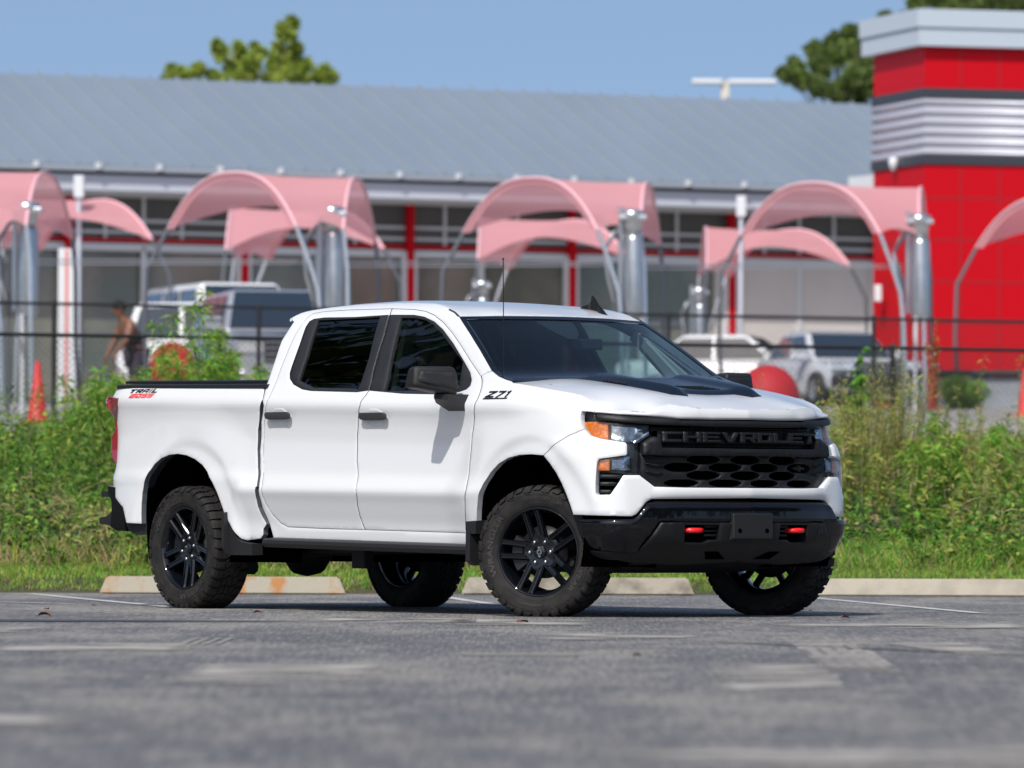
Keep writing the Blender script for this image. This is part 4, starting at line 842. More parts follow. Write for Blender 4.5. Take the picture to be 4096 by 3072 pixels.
def decalmat(name, col, sc=9, thr=(.42,.62), st=(1, .3, 1)):
    m = mat(name, col, .85); t = m.node_tree; b = t.nodes['Principled BSDF']; out = [n for n in t.nodes if n.type == 'OUTPUT_MATERIAL'][0]
    tc = t.nodes.new('ShaderNodeTexCoord'); mp = t.nodes.new('ShaderNodeMapping'); mp.inputs['Scale'].default_value = st; n = t.nodes.new('ShaderNodeTexNoise'); n.inputs['Scale'].default_value = sc; n.inputs['Detail'].default_value = 6; t.links.new(tc.outputs['Object'], mp.inputs[0]); t.links.new(mp.outputs[0], n.inputs['Vector'])
    r = t.nodes.new('ShaderNodeMapRange'); r.inputs[1].default_value = thr[0]; r.inputs[2].default_value = thr[1]; t.links.new(n.outputs['Fac'], r.inputs[0]); sp = t.nodes.new('ShaderNodeSeparateXYZ'); t.links.new(tc.outputs['Generated'], sp.inputs[0]); f = r.outputs[0]
    for ax in (0, 1):       # the paint thins out towards its edges
        a = t.nodes.new('ShaderNodeMath'); a.operation = 'PINGPONG'; a.inputs[1].default_value = .5; t.links.new(sp.outputs[ax], a.inputs[0]); q = t.nodes.new('ShaderNodeMapRange'); q.inputs[1].default_value = .02; q.inputs[2].default_value = .16; t.links.new(a.outputs[0], q.inputs[0]); mu = t.nodes.new('ShaderNodeMath'); mu.operation = 'MULTIPLY'; t.links.new(f, mu.inputs[0]); t.links.new(q.outputs[0], mu.inputs[1]); f = mu.outputs[0]
    mx = t.nodes.new('ShaderNodeMixShader'); tr = t.nodes.new('ShaderNodeBsdfTransparent'); t.links.new(f, mx.inputs[0]); t.links.new(tr.outputs[0], mx.inputs[1]); t.links.new(b.outputs[0], mx.inputs[2]); t.links.new(mx.outputs[0], out.inputs[0]); return m
M_scuff = decalmat('scuffed_asphalt', (.25,.235,.215), 1.2, (.10,.45), (1, .5, 1)); M_scuff2 = decalmat('pale_dust', (.34,.32,.29), 3, (.38,.60), (.7, .5, 1))
flat('tyre_streak', [(1.36, 31.0, .0035), (1.70, 31.0, .0035), (1.52, 24.0, .0035), (1.23, 24.0, .0035)], M_scuff2)
for k in range(4):       # stripes left by tyres
    x = 1.39+.075*k; y = 1.26+.062*k; flat('tyre_streak', [(x, 30.9, .004), (x+.048, 30.9, .004), (y+.040, 24.2, .004), (y, 24.2, .004)], M_scuff)
flat('pale_patch', [(.82, 26.0, .004), (1.32, 26.0, .004), (1.14, 21.0, .004), (.70, 21.0, .004)], M_scuff2)
for k in range(4):
    x = -1.56+.055*k; flat('tyre_streak', [(x, 31.0, .004), (x+.035, 31.0, .004), (x+.035, 29.0, .004), (x, 29.0, .004)], M_scuff)
flat('tyre_streak', [(-.27, 27.5, .004), (.35, 27.5, .004), (.35, 27.0, .004), (-.27, 27.0, .004)], M_scuff)
flat('tyre_streak', [(1.75, 30.5, .0045), (2.15, 30.5, .0045), (2.25, 27.5, .0045), (2.0, 27.5, .0045)], M_scuff2)
for (x0, x1, y0, y1) in ((-1.3, -.45, 22.0, 25.6), (-3.6, -2.4, 31, 34.0), (-.4, .5, 34.6, 36.8), (-2.4, -1.2, 17.5, 19.0), (.2, 1.6, 15.0, 16.6), (-1.2, -.2, 35.2, 37.2), (1.4, 3.2, 34.0, 35.8), (-2.4, -1.4, 27.5, 29.5), (.1, 1.0, 30.5, 32.5)):
    flat('pale_patch', [(x0, y0, .0045), (x1, y0, .0045), (x1, y1, .0045), (x0, y1, .0045)], M_scuff2)
M_seam = mat('tar', (.02,.02,.024), .6)
flat('shadow_band', [(-4.2, 35.2, .004), (-1.0, 35.5, .004), (-1.0, 36.0, .004), (-4.2, 36.1, .004)], decalmat('painted_shadow', (.045,.05,.07), 1.2, (.2,.5), (.4, .4, 1)))  # soft cast shadow painted on the asphalt as a dark band
flat('tar_seam', [(1.0, 30.2, .004), (1.7, 28.7, .004), (2.35, 27.3, .004), (2.36, 27.2, .004), (1.7, 28.55, .004), (1.0, 30.1, .004)], M_seam, [[0, 1, 4, 5], [1, 2, 3, 4]])
# wheel stops
def stop(x0, x1, y, mt, label):
    bm = bmesh.new(); V = []
    for x, e in ((x0, 0), (x1, 0)):
        sx = .055 if x == x0 else -.055
        for yy, zz, ix in ((-.09, 0, 0), (-.065, .135, 1), (.065, .135, 1), (.09, 0, 0)): V.append(bm.verts.new((x+sx*ix, y+yy, zz+.002)))
    for f in ([0, 4, 5, 1], [1, 5, 6, 2], [2, 6, 7, 3], [0, 1, 2, 3], [4, 7, 6, 5], [0, 3, 7, 4]): bm.faces.new([V[i] for i in f])
    bmesh.ops.recalc_face_normals(bm, faces=bm.faces[:]); bmesh.ops.bevel(bm, geom=bm.edges[:], offset=.012, segments=2, affect='EDGES'); bmesh.ops.subdivide_edges(bm, edges=bm.edges[:], cuts=1)
    me = bpy.data.meshes.new('wheel_stop'); bm.to_mesh(me); bm.free(); me.materials.append(mt); o = bpy.data.objects.new('wheel_stop', me); COL.objects.link(o)
    return tag(o, label, 'wheel stop', 'concrete wheel stops along the edge of the lot')
M_st1 = noisy(mat('stop_stained', (.36,.33,.265), .9), 4.5, .3, col2=(.40,.19,.07), thr=(.48, .60), bump=.3, bscale=40)
M_st2 = noisy(mat('stop_weathered', (.34,.31,.25), .9), 6, .4, col2=(.17,.15,.12), thr=(.42, .65), bump=.3, bscale=40)
M_st3 = noisy(mat('stop_plain', (.42,.385,.31), .9), 5, .18, bump=.25, bscale=40)
stop(-3.175, -1.275, 48.25, M_st1, 'concrete wheel stop with rusty orange stains behind the rear wheel')
stop(-.39, 1.42, 48.45, M_st2, 'weathered grey-brown wheel stop behind the front tyre with both ends visible under the truck')
stop(2.33, 4.17, 48.35, M_st3, 'clean beige wheel stop running out of the frame at the right edge')
# fallen leaves on the asphalt
M_dleaf = noisy(mat('dry_leaf', (.16,.06,.025), .7), 20, .4)
lvs = [(2090, 2492, .07, 'curled brown leaf lying on the asphalt in front of the front tyre'), (178, 2466, .07, 'upright brown leaf on the asphalt at the far left'), (1030, 2454, .05, 'flat reddish leaf on the asphalt to the right of the rear tyre'), (187, 2440, .035, 'small dark leaf scrap just behind the far-left upright leaf'),
       (3380, 2474, .05, 'thin brown leaf in front of the far front tyre'), (376, 2425, .035, 'tiny tan leaf on the white line left of the rear tyre'), (3240, 2447, .03, 'small orange leaf just right of the far front tyre'), (2550, 2627, .04, 'blurred orange leaf speck in the right foreground')]
for u, v, sz, lab in lvs:
    D_l = 15000/(v-2070-.0035*(u-2048)); p = at(u, v, D_l); random.seed(int(u)); a = random.random()*3; bm_ = MB(); V = []
    for j in range(5):
        t = j/4; w = sz*.42*math.sin(math.pi*(.08+.88*t)); zc = .004+sz*.30*math.sin(math.pi*t)*(.6+.8*random.random()); c = (t-.5)*sz*1.2
        for q in (-1, 0, 1): V.append((c*math.cos(a)-w*q*math.sin(a), c*math.sin(a)+w*q*math.cos(a), zc*(1-.6*(q == 0))))
    bm_.add(V, [[i*3+k, i*3+k+1, (i+1)*3+k+1, (i+1)*3+k] for i in range(4) for k in (0, 1)], True)
    o = bm_.build('fallen_leaf', M_dleaf, fix=False); o.location = (p.x, p.y, .002); tag(o, lab, 'leaf', 'dry leaves on the asphalt')
# ================================================================ plants
def leafmat(name, c, tr=.45, rough=.6, var=.35):
    m = bpy.data.materials.new(name); m.use_nodes = True; t = m.node_tree; t.nodes.clear(); out = t.nodes.new('ShaderNodeOutputMaterial'); mx = t.nodes.new('ShaderNodeMixShader'); d = t.nodes.new('ShaderNodeBsdfPrincipled'); l = t.nodes.new('ShaderNodeBsdfTranslucent')
    tc = t.nodes.new('ShaderNodeTexCoord'); n = t.nodes.new('ShaderNodeTexNoise'); n.inputs['Scale'].default_value = 5; n.inputs['Detail'].default_value = 3; t.links.new(tc.outputs['Object'], n.inputs['Vector'])
    r = t.nodes.new('ShaderNodeValToRGB'); r.color_ramp.elements[0].position = .35; r.color_ramp.elements[1].position = .65; r.color_ramp.elements[0].color = (*[x*(1-var) for x in c], 1); r.color_ramp.elements[1].color = (*[min(1, x*(1+var)) for x in c], 1)
    t.links.new(n.outputs['Fac'], r.inputs[0]); t.links.new(r.outputs[0], d.inputs['Base Color']); t.links.new(r.outputs[0], l.inputs[0]); d.inputs['Roughness'].default_value = rough; d.inputs['Specular IOR Level'].default_value = .35
    mx.inputs[0].default_value = tr; t.links.new(d.outputs[0], mx.inputs[1]); t.links.new(l.outputs[0], mx.inputs[2]); t.links.new(mx.outputs[0], out.inputs[0]); return m
L_bright = leafmat('leaf_bright', (.34,.42,.07)); L_mid = leafmat('leaf_mid', (.125,.27,.035)); L_dark = leafmat('leaf_dark', (.035,.095,.018)); L_dry = leafmat('leaf_dry', (.46,.36,.19)); L_yel = leafmat('leaf_yellow', (.46,.45,.10)); L_fresh = leafmat('leaf_fresh', (.17,.40,.05))
M_stem = mat('stem', (.12,.12,.05), .8); M_bark = noisy(mat('bark', (.10,.075,.055), .9), 6, .5)
class Leaves:
    def __init__(s): s.Q = []; s.MI = []
    def leaf(s, P, Dv, L, Wd, mi, droop=.25):
        """P base points (n,3), Dv directions (n,3), lengths, widths: one rhombic leaf each, bent in the middle"""
        n = len(P); Dv = Dv/np.linalg.norm(Dv, axis=1, keepdims=True); r = rng.normal(size=(n, 3)); S_ = np.cross(Dv, r); S_ /= np.linalg.norm(S_, axis=1, keepdims=True)+1e-9
        L = np.broadcast_to(L, n)[:, None]; Wd = np.broadcast_to(Wd, n)[:, None]; mid = P+Dv*L*.45; tip = P+Dv*L; tip[:, 2] -= (L*droop)[:, 0]
        s.Q.append(np.stack([P, mid+S_*Wd*.5, tip, mid-S_*Wd*.5], 1)); s.MI.append(np.broadcast_to(mi, n).astype(int))
    def build(s, name, mats, parent=None):
        Q = np.concatenate(s.Q); MI = np.concatenate(s.MI); n = len(Q); me = bpy.data.meshes.new(name); me.vertices.add(n*4); me.vertices.foreach_set('co', Q.reshape(-1).astype(np.float32)); me.loops.add(n*4); me.loops.foreach_set('vertex_index', np.arange(n*4, dtype=np.int32)); me.polygons.add(n); me.polygons.foreach_set('loop_start', np.arange(0, n*4, 4, dtype=np.int32)); me.polygons.foreach_set('loop_total', np.full(n, 4, dtype=np.int32)); me.update(calc_edges=True)
        for m in mats: me.materials.append(m)
        me.polygons.foreach_set('material_index', MI.astype(np.int32)); me.update(); o = bpy.data.objects.new(name, me); COL.objects.link(o)
        if parent: o.parent = parent
        return o
LM = [L_bright, L_mid, L_dark, L_dry, L_yel, L_fresh, M_stem]
def rdir(n, upb=.3):
    d = rng.normal(size=(n, 3)); d[:, 2] = d[:, 2]*.7+upb; return d
TONE = {'d': [.06, .30, .50, .12, .02], 'm': [.20, .38, .22, .18, .02], 'b': [.42, .18, .05, .28, .07]}
def upright(L, x, y, z, h, n, kind, tone='m'):
    """a weed: stem with leaves along it"""
    lean = rng.normal(size=2)*.12*h; t = rng.random(n)**.8; P = np.stack([x+lean[0]*t**1.5, y+lean[1]*t**1.5, z+h*t], 1)
    L.leaf(np.array([[x, y, z]]), np.array([[lean[0], lean[1], h]]), h, .012, 6, 0)
    if kind == 'broad':
        P[:, :2] += rng.normal(size=(n, 2))*.10; L.leaf(P, rdir(n, .25), rng.uniform(.035, .08, n), rng.uniform(.022, .045, n), rng.choice([0, 1, 2, 5, 4], n, p=TONE[tone]))
    elif kind == 'fine':
        d = rdir(n, .6); P[:, :2] += d[:, :2]*.03; L.leaf(P, d, rng.uniform(.06, .14, n), rng.uniform(.008, .016, n), rng.choice([0, 1, 2, 5, 4], n, p=TONE[tone]))
    elif kind == 'gold':
        d = rdir(n, .7); L.leaf(P, d, rng.uniform(.04, .12, n), rng.uniform(.010, .022, n), rng.choice([0, 1, 3, 4], n, p=[.25, .25, .22, .28]))
    elif kind == 'dry':
        d = rdir(n, .5); L.leaf(P, d, rng.uniform(.08, .25, n), .008, rng.choice([3, 1, 4], n, p=[.75, .15, .1]))
def grass(L, x0, x1, y0, y1, n, h0, h1, mi, p, w=.009, zf=gz):
    x = rng.uniform(x0, x1, n); y = rng.uniform(y0, y1, n); z = np.array([zf(v) for v in y]); d = rng.normal(size=(n, 3))*.35; d[:, 2] = 1
    L.leaf(np.stack([x, y, z-.01], 1), d, rng.uniform(h0, h1, n), w, rng.choice(mi, n, p=p), .25)
g = Leaves()
grass(g, -6.5, 6.5, 48.95, 50.6, 34000, .04, .11, [0, 5, 1, 3], [.46, .34, .12, .08])
grass(g, -6.5, .4, 50.3, 52.0, 9000, .10, .36, [3, 0, 1, 4], [.48, .22, .18, .12])
grass(g, .4, 6.5, 50.3, 52.0, 12000, .10, .32, [3, 0, 1, 5], [.15, .3, .25, .3])
grass(g, -7.5, 7.5, 66, 76, 22000, .12, .4, [0, 1, 3, 4], [.3, .25, .3, .15])
tag(g.build('grass', LM), kind='stuff')
th = Leaves()
def patch(x, y): return .5+.5*math.sin(x*1.3+y*.7+1)*math.sin(x*.53-y*.9+2)
for i in range(1150):
    y = 50.5+rng.random()**1.15*17.5; hw = y*.0835+.5; x = rng.uniform(-hw, hw)
    if abs(x-.0) < hw*.55 and y > 57: continue          # behind the truck body
    q = patch(x, y)+rng.normal()*.18; h = (.26+.62*rng.random()**1.6)*(1.0 if y > 53 else .45+.22*(y-50.5)) ; right = x > 1; h *= .55 if (x/y > .064 and y > 55) else (.8 if right else 1); tone = 'dmb'[int(min(2, max(0, (patch(x*1.9+4, y*1.3)+rng.normal()*.15)*3)))]
    if y < 54 and rng.random() < (.42 if not right else .07): upright(th, x, y, gz(y), .42+.2*rng.random(), 45, 'dry'); continue
    if right and y > 54 and rng.random() < .10: upright(th, x, y, gz(y), .8+.5*rng.random(), 45, 'gold')
    if right and y > 52.5 and rng.random() < .5: upright(th, x, y, gz(y), h*1.45, 110, 'gold')
    elif q < .38: upright(th, x, y, gz(y), h*.9, 150, 'broad', tone)
    elif q < .62: upright(th, x, y, gz(y), h*1.25, 120, 'fine', tone)
    elif q < .80: upright(th, x, y, gz(y), h*1.25, 110, 'gold' if right else 'fine')
    else: upright(th, x, y, gz(y), h*.8, 170, 'broad', tone)
# low leafy ground layer
n = 42000; y = 51.4+rng.random(n)**1.1*16; x = rng.uniform(-1, 1, n)*(y*.085+.5); z = np.array([gz(v) for v in y])+rng.random(n)*.30*np.clip((y-51)/2, .3, 1)
keep = np.array([patch(a*1.4-2, b*.8) for a, b in zip(x, y)])+rng.normal(size=n)*.15 > .32; P_ = np.stack([x, y, z], 1)[keep]; n = len(P_)
th.leaf(P_, rdir(n, .3), rng.uniform(.04, .09, n), rng.uniform(.02, .04, n), rng.choice([0, 1, 2, 3, 5], n, p=[.12, .30, .38, .10, .10]))
tag(th.build('weed_thicket', LM), kind='stuff')
# plants one can tell apart
def weed(name, label, u, D, h, nst, kind, spread, n=90, top=None, cat='plant', group=None):
    p = at(u, 1600, D); r = empty(name, (p.x, D, gz(D)), 0, label, cat, group); L = Leaves(); st = MB()
    for k in range(nst):
        a = rng.uniform(0, 6.28); rr = spread*rng.random()**.6; hh = h*rng.uniform(.55, 1.0)*(1-.35*(rr/spread)**2); bx, by = rr*.45*math.cos(a), rr*.45*math.sin(a); tx, ty = rr*math.cos(a), rr*math.sin(a)
        t = np.sort(rng.random(n)); P = np.stack([bx+(tx-bx)*t, by+(ty-by)*t, hh*(.15+.85*t)], 1)
        st.tube([(bx, by, 0), ((bx+tx)/2, (by+ty)/2, hh*.55), (tx, ty, hh)], .006, 5, caps=False, r2=.002)
        if kind == 'palm':       # whorls of narrow leaflets
            d = rdir(n, .1); P += rng.normal(size=(n, 3))*.03; L.leaf(P, d, rng.uniform(.06, .14, n), rng.uniform(.009, .016, n), rng.choice([0, 5, 1], n, p=[.35, .45, .2]), .3)
            T = np.repeat(np.array([[tx, ty, hh]]), 16, 0); L.leaf(T, rdir(16, .3), .15, .02, rng.choice([0, 5], 16), .35)
        elif kind == 'spray':
            P[:, 2] = hh*(.25+.75*t); P += rng.normal(size=(n, 3))*.022; d = rdir(n, .8); L.leaf(P, d, rng.uniform(.02, .07, n), rng.uniform(.005, .011, n), rng.choice([4, 3, 0, 1], n, p=[.34, .30, .22, .14]), .1)
        elif kind == 'leafy': L.leaf(P, rdir(n, .1), rng.uniform(.08, .15, n), rng.uniform(.04, .07, n), rng.choice([1, 5, 2], n, p=[.4, .4, .2]), .5)
        elif kind == 'dock': P[:, 2] = hh*(.55+.45*t); L.leaf(P, rdir(n, .9), rng.uniform(.03, .07, n), .016, rng.choice([7, 3], n, p=[.75, .25]), .0)
    st.build('stems', M_stem, r); L.build('foliage', LM+[leafmat('rust_seed', (.42,.13,.04))], r); return r
weed('tall_bush', 'bright green finely leaved bush rising above the truck bed beside the fence', 790, 60, 1.95, 46, 'palm', .66, 190, cat='bush')
weed('tall_bush', 'lower bright green bush between the tall one and the left traffic cone', 420, 60.5, 1.25, 40, 'palm', .6, 170, cat='bush')
weed('tall_bush', 'green bush top just left of the rear cab pillar', 960, 61, 1.35, 32, 'palm', .45, 160, cat='bush')
weed('goldenrod', 'yellowish straggly weed next to the front corner of the hood', 3420, 57, 1.30, 46, 'spray', .42, 150)
weed('goldenrod', 'loose yellow-brown weed with tall stalks at the two fence posts', 3570, 59, 1.5, 44, 'spray', .50, 150)
weed('goldenrod', 'low straw-coloured weed near the right edge of the picture', 3930, 60, .95, 26, 'spray', .60, 110)
weed('climbing_vine', 'dark leafy vine hanging on the first black post right of the truck', 3450, 66, 1.7, 5, 'leafy', .14, 60, cat='vine')
weed('seed_stalk', 'rusty orange seed stalks standing against the red wall', 3770, 66, 1.85, 4, 'dock', .24, 70)
weed('seed_stalk', 'yellowish seed stalks in front of the fence above the far side mirror', 2960, 66, 1.75, 4, 'spray', .22, 60)
weed('green_mound', 'dense bright green plant in the middle of the right-hand weeds', 3710, 56, .98, 26, 'palm', .34, 120, cat='bush')
weed('green_mound', 'upright bright green plant near the right edge above the wheel stop', 4000, 56.5, .9, 12, 'palm', .22, 100, cat='bush')
weed('lot_shrub', 'dark round shrub at the foot of the low grey wall right of the pale post', 3848, 104, .62, 40, 'palm', .42, 120, cat='shrub')
# ================================================================ fences
M_fence = mat('black_fence', (.012,.012,.013), .5)
def fence(name, label, p0, p1, hgt, posts, rails, cell=.075, wr=.0032):
    A0 = Vector((p0[0], p0[1], 0)); dv = Vector((p1[0]-p0[0], p1[1]-p0[1], 0)); Ln = dv.length; dv.normalize(); r = empty(name, (p0[0], p0[1], gz(p0[1])), 0, label, 'fence')
    def P(t, z): q = dv*t; return (q.x, q.y, z)
    for z in rails:
        m = MB(); m.tube([P(0, z), P(Ln/2, z), P(Ln, z)], .022, 8); m.build('rail', M_fence, r)
    for t in posts:
        m = MB(); m.tube([P(t, -.3), P(t, hgt+.03)], .032, 10); m.lathe([(.034, 0), (.03, .02), (.0001, .03)], 10, P(t, hgt+.03)); m.build('post', M_fence, r)
    V = []; F = []; nn = int(Ln/cell); nv = dv.cross(Vector((0, 0, 1)))*wr
    for s in (1, -1):
        for k in range(-int(hgt/cell)-1, nn+int(hgt/cell)+1):
            t0 = k*cell; t1 = t0+s*hgt; z0, z1 = .03, hgt; a, b = t0, t1
            if min(a, b) < 0 or max(a, b) > Ln: continue
            p = Vector(P(a, z0)); q = Vector(P(b, z1)); o = Vector((0, 0, wr)); i = len(V)
            V += [p-o, p+o, p+nv, q-o, q+o, q+nv]; F += [[i, i+1, i+4, i+3], [i+1, i+2, i+5, i+4], [i+2, i, i+3, i+5]]
    link('mesh_wire', V, F, M_fence, r); return r
def xat(u, D): return (u-2048)/FPX*D
def tfen(p0, p1, u):
    dx, dy = p1[0]-p0[0], p1[1]-p0[1]; L_ = math.hypot(dx, dy); k = (u-2048)/FPX; s = (k*p0[1]-p0[0])/(dx-k*dy); return s*L_
nf = fence('chain_link_fence', 'nearer black chain-link fence with a bare top rail just behind the weeds', (-9.5, 69.2), (9.5, 77.5), 1.43, [tfen((-9.5, 69.2), (9.5, 77.5), u) for u in (-20, 877, 1775, 2672, 3570, 4460)], [1.43])
ff_ = fence('chain_link_fence', 'farther and taller black chain-link fence crossing in front of the vacuum stations', (-11.5, 84.0), (11.5, 94.5), 1.78, [tfen((-11.5, 84.0), (11.5, 94.5), u) for u in (214, 1034, 1854, 2674, 3494, 4300)], [1.78], cell=.085)
# ================================================================ car-wash building
BA = math.radians(25.5); BD = 128.0
bw = Vector((math.cos(BA), math.sin(BA), 0)); bn = Vector((math.sin(BA), -math.cos(BA), 0))      # along the wall, and out towards the lot
B0 = Vector((xat(2000, BD), BD, gz(BD)))
def al(u):                       # distance along the wall for a direction u
    k = (u-2048)/FPX; return (k*B0.y-B0.x)/(bw.x-k*bw.y)
def zat(v, y, u=2048): return CAMH+(2070+.0035*(u-2048)-v)/FPX*y-B0.z
def BP(a, o, z): q = bw*a+bn*o; return (q.x, q.y, z)
bld = empty('car_wash_building', B0, 0, 'long low car-wash building with a grey-blue standing-seam metal roof and glass front', 'building')
M_metal = noisy(mat('roof_metal', (.205,.250,.305), .45, metal=.0, spec=.5), .5, .10, thr=(.3,.7), stretch=(1, .4, .4)); M_seam2 = mat('roof_seam', (.195,.235,.275), .6, spec=.3)
M_gut = mat('gutter_metal', (.30,.33,.37), .4); M_fascia = mat('fascia_grey', (.50,.53,.60), .5); M_white = mat('frame_white', (.62,.64,.66), .5); M_redp = mat('red_panel', (.50,.002,.009), .5, spec=.15); M_gl2 = mat('shopfront_glass', (.12,.14,.115), .12, spec=.7); M_louv = mat('louvre_dark', (.10,.10,.095), .6); M_wallg = noisy(mat('wall_grey', (.62,.58,.55), .8), .4, .12)
noisy(M_gl2, .7, .5, col2=(.24,.225,.19), thr=(.4, .7))
a0, a1 = al(-300), al(4150); EZ = 4.35+.45; RZ_ = EZ+2.0; RUN = 4.6
def bbox(mb, a_, b_, o0, o1, z0, z1, mi=0):
    c = [BP(a, o, z) for z in (z0, z1) for a, o in ((a_, o0), (b_, o0), (b_, o1), (a_, o1))]; mb.add(c, [[0, 3, 2, 1], [4, 5, 6, 7], [0, 1, 5, 4], [1, 2, 6, 5], [2, 3, 7, 6], [3, 0, 4, 7]], mi=mi)
RX = 15
EAVE = zat(708, B0.y-1.4*math.cos(BA)+0, 2000); RIDG = zat(352, B0.y+3.9*math.cos(BA), 2000)
m = MB(); prof = [(1.4, EAVE), (1.4, EAVE-.10), (-3.9, RIDG-.12), (-9.5, EAVE-.1), (-9.5, EAVE), (-3.9, RIDG)]
m.prism(prof, lambda o, z, a: BP(a, o, z), a0, a1); rfo = m.build('roof', M_metal, bld)
m = MB(); k = a0+.2
while k < a1:
    p = Vector(BP(k, 1.4, EAVE+.0)); q = Vector(BP(k, -3.9, RIDG)); w = bw*.035; h = Vector((0, 0, .055)); V = [p-w, p+w, p+w*.6+h, p-w*.6+h, q-w, q+w, q+w*.6+h, q-w*.6+h]
    m.add(V, [[0, 1, 2, 3], [4, 7, 6, 5], [0, 3, 7, 4], [3, 2, 6, 7], [2, 1, 5, 6]]); k += .61
m.build('roof_seams', M_seam2, rfo)
m = MB(); bbox(m, a0, a1, 1.40, 1.54, EAVE-.13, EAVE-.03); m.build('gutter', M_gut, rfo)
ks = a0+.4; i = 0
while ks < a1-.3:
    m = MB(); bbox(m, ks-.045, ks+.045, 1.53, 1.60, EAVE-.09, EAVE+.03); m.build('gutter_bracket', M_white, rfo); ks += 1.30
m = MB(); bbox(m, a0, a1, .9, 1.38, EAVE-.50, EAVE-.19); m.build('fascia', M_fascia, bld)
m = MB(); bbox(m, a0, a1, -.12, .9, EAVE-.55, EAVE-.49); m.build('soffit', M_white, bld)
hb = EAVE-.52      # top of the shop front
m = MB(); bbox(m, a0, a1, -.30, -.22, 0, hb+.5); m.build('shopfront_glass', M_gl2, bld)
ag = al(2870)
m = MB(); bbox(m, ag, al(3640), -.2, -.1, 0, hb-.85); m.build('wall', M_wallg, bld)
louv = MB(); bbox(louv, a0, a1, -.2, -.14, hb-.80, hb)
louv.build('louvre_band', M_louv, bld)
m = MB(); bbox(m, a0, a1, -.14, -.05, hb-.92, hb-.85); m.build('red_trim', M_redp, bld)
for z in (hb-.52, hb-.75): m = MB(); bbox(m, a0, a1, -.14, -.09, z, z+.06); m.build('frame_rail', M_white, bld)
m = MB(); bbox(m, a0, a1, -.14, -.06, hb-1.10, hb-.95); m.build('frame_rail', M_white, bld)
posts = [270-1380, 270-690, 270, 975, 1638, 2286, 2925, 3515]
for u in posts:
    a = al(u)
    if a < a0: continue
    m = MB(); bbox(m, a-.16, a-.075, -.10, .02, 0, hb-1.0); m.build('frame_post', M_white, bld)
    m = MB(); bbox(m, a+.075, a+.16, -.10, .02, 0, hb-1.0); m.build('frame_post', M_white, bld)
    m = MB(); bbox(m, a-.075, a+.075, -.08, .06, 0, hb); m.build('red_post', M_redp, bld)
    for f in (.25, .5, .75):
        m = MB(); b = a+3.3*f; bbox(m, b-.03, b+.03, -.13, -.08, hb-.85, hb); m.build('mullion', M_white, bld)
    m = MB(); b = a+3.3*.5; bbox(m, b-.05, b+.05, -.13, -.06, 0, hb-1.0); m.build('mullion', M_white, bld)
m = MB(); bbox(m, al(3240), al(3640), 1.66, 3.4, EAVE-.12, EAVE+.18); m.build('entrance_canopy', M_white, bld)
# red tower
TDY = 117.0; T0 = Vector((xat(3697, TDY), TDY, gz(TDY))); ta = math.radians(17)
tw = Vector((math.cos(ta), math.sin(ta), 0)); tn = Vector((-math.sin(ta), math.cos(ta), 0))      # right face runs along tw, left face runs back along tn
twr = empty('red_tower', T0, 0, 'tall red panelled tower with two dark bands, corrugated steel middle and a white cornice', 'building')
def TP(a, b, z): q = tw*a+tn*b; return (q.x, q.y, z)
def tbox(mb, a_, b_, c_, d_, z0, z1):
    c = [TP(a, b, z) for z in (z0, z1) for a, b in ((a_, c_), (b_, c_), (b_, d_), (a_, d_))]; mb.add(c, [[0, 3, 2, 1], [4, 5, 6, 7], [0, 1, 5, 4], [1, 2, 6, 5], [2, 3, 7, 6], [3, 0, 4, 7]])
def tz(v): return CAMH+(2076-v)/FPX*TDY-T0.z
W_, Dp = 4.6, 2.75
M_corr = mat('corrugated_steel', (.42,.43,.49), .35, metal=.3); M_band = mat('dark_band', (.035,.04,.05), .45); M_corn = mat('cornice', (.44,.50,.56), .45)
m = MB(); tbox(m, 0, W_, 0, Dp, 0, tz(655)); tbox(m, 0, W_, 0, Dp, tz(350), tz(185)); m.build('red_wall', M_redp, twr)
m = MB(); tbox(m, .03, W_-.03, .03, Dp-.03, tz(655), tz(350)); m.build('core', M_band, twr)
m = MB(); tbox(m, -.04, W_+.04, -.04, Dp+.04, tz(655), tz(618)); m.build('dark_band', M_band, twr)
m = MB(); tbox(m, -.04, W_+.04, -.04, Dp+.04, tz(390), tz(350)); m.build('dark_band', M_band, twr)
# corrugation: horizontal ribs as a wavy section
z0, z1 = tz(618), tz(390); V = []; F = []; nb = 60
for i in range(nb+1):
    z = z0+(z1-z0)*i/nb; o = .035+.03*math.sin(2*math.pi*5.6*i/nb)
    V += [TP(-o, Dp, z), TP(-o, -o, z), TP(W_+.02, -o, z)]
for i in range(nb): F += [[3*i, 3*i+1, 3*i+4, 3*i+3], [3*i+1, 3*i+2, 3*i+5, 3*i+4]]
m = MB(); m.add(V, F, True); m.build('corrugated_cladding', M_corr, twr, fix=False)
m = MB(); tbox(m, -.19, W_+.2, -.19, Dp+.18, tz(183), tz(112)); tbox(m, -.23, W_+.24, -.23, Dp+.20, tz(109), tz(36)); tbox(m, -.16, W_+.2, -.16, Dp+.15, tz(112), tz(109)); cn = m.build('cornice', M_corn, twr)
M_joint = mat('panel_joint', (.30,.004,.008), .6)
for zv in (790, 958, 1125, 1290): m = MB(); tbox(m, -.004, W_+.004, -.004, Dp, tz(zv+4), tz(zv-4)); m.build('panel_joint', M_joint, twr)
for aa in (.72, 1.5, 2.3, 3.1): m = MB(); tbox(m, aa-.018, aa+.018, -.006, .01, 0, tz(656)); tbox(m, aa-.018, aa+.018, -.006, .01, tz(349), tz(186)); m.build('panel_joint', M_joint, twr)
m = MB(); q = TP(-.10, 1.4, tz(640)); m.lathe([(.0001, -.14), (.05, -.12), (.09, 0), (.09, .10), (.0001, .14)], 12, q); m.build('wall_lamp', M_white, twr)
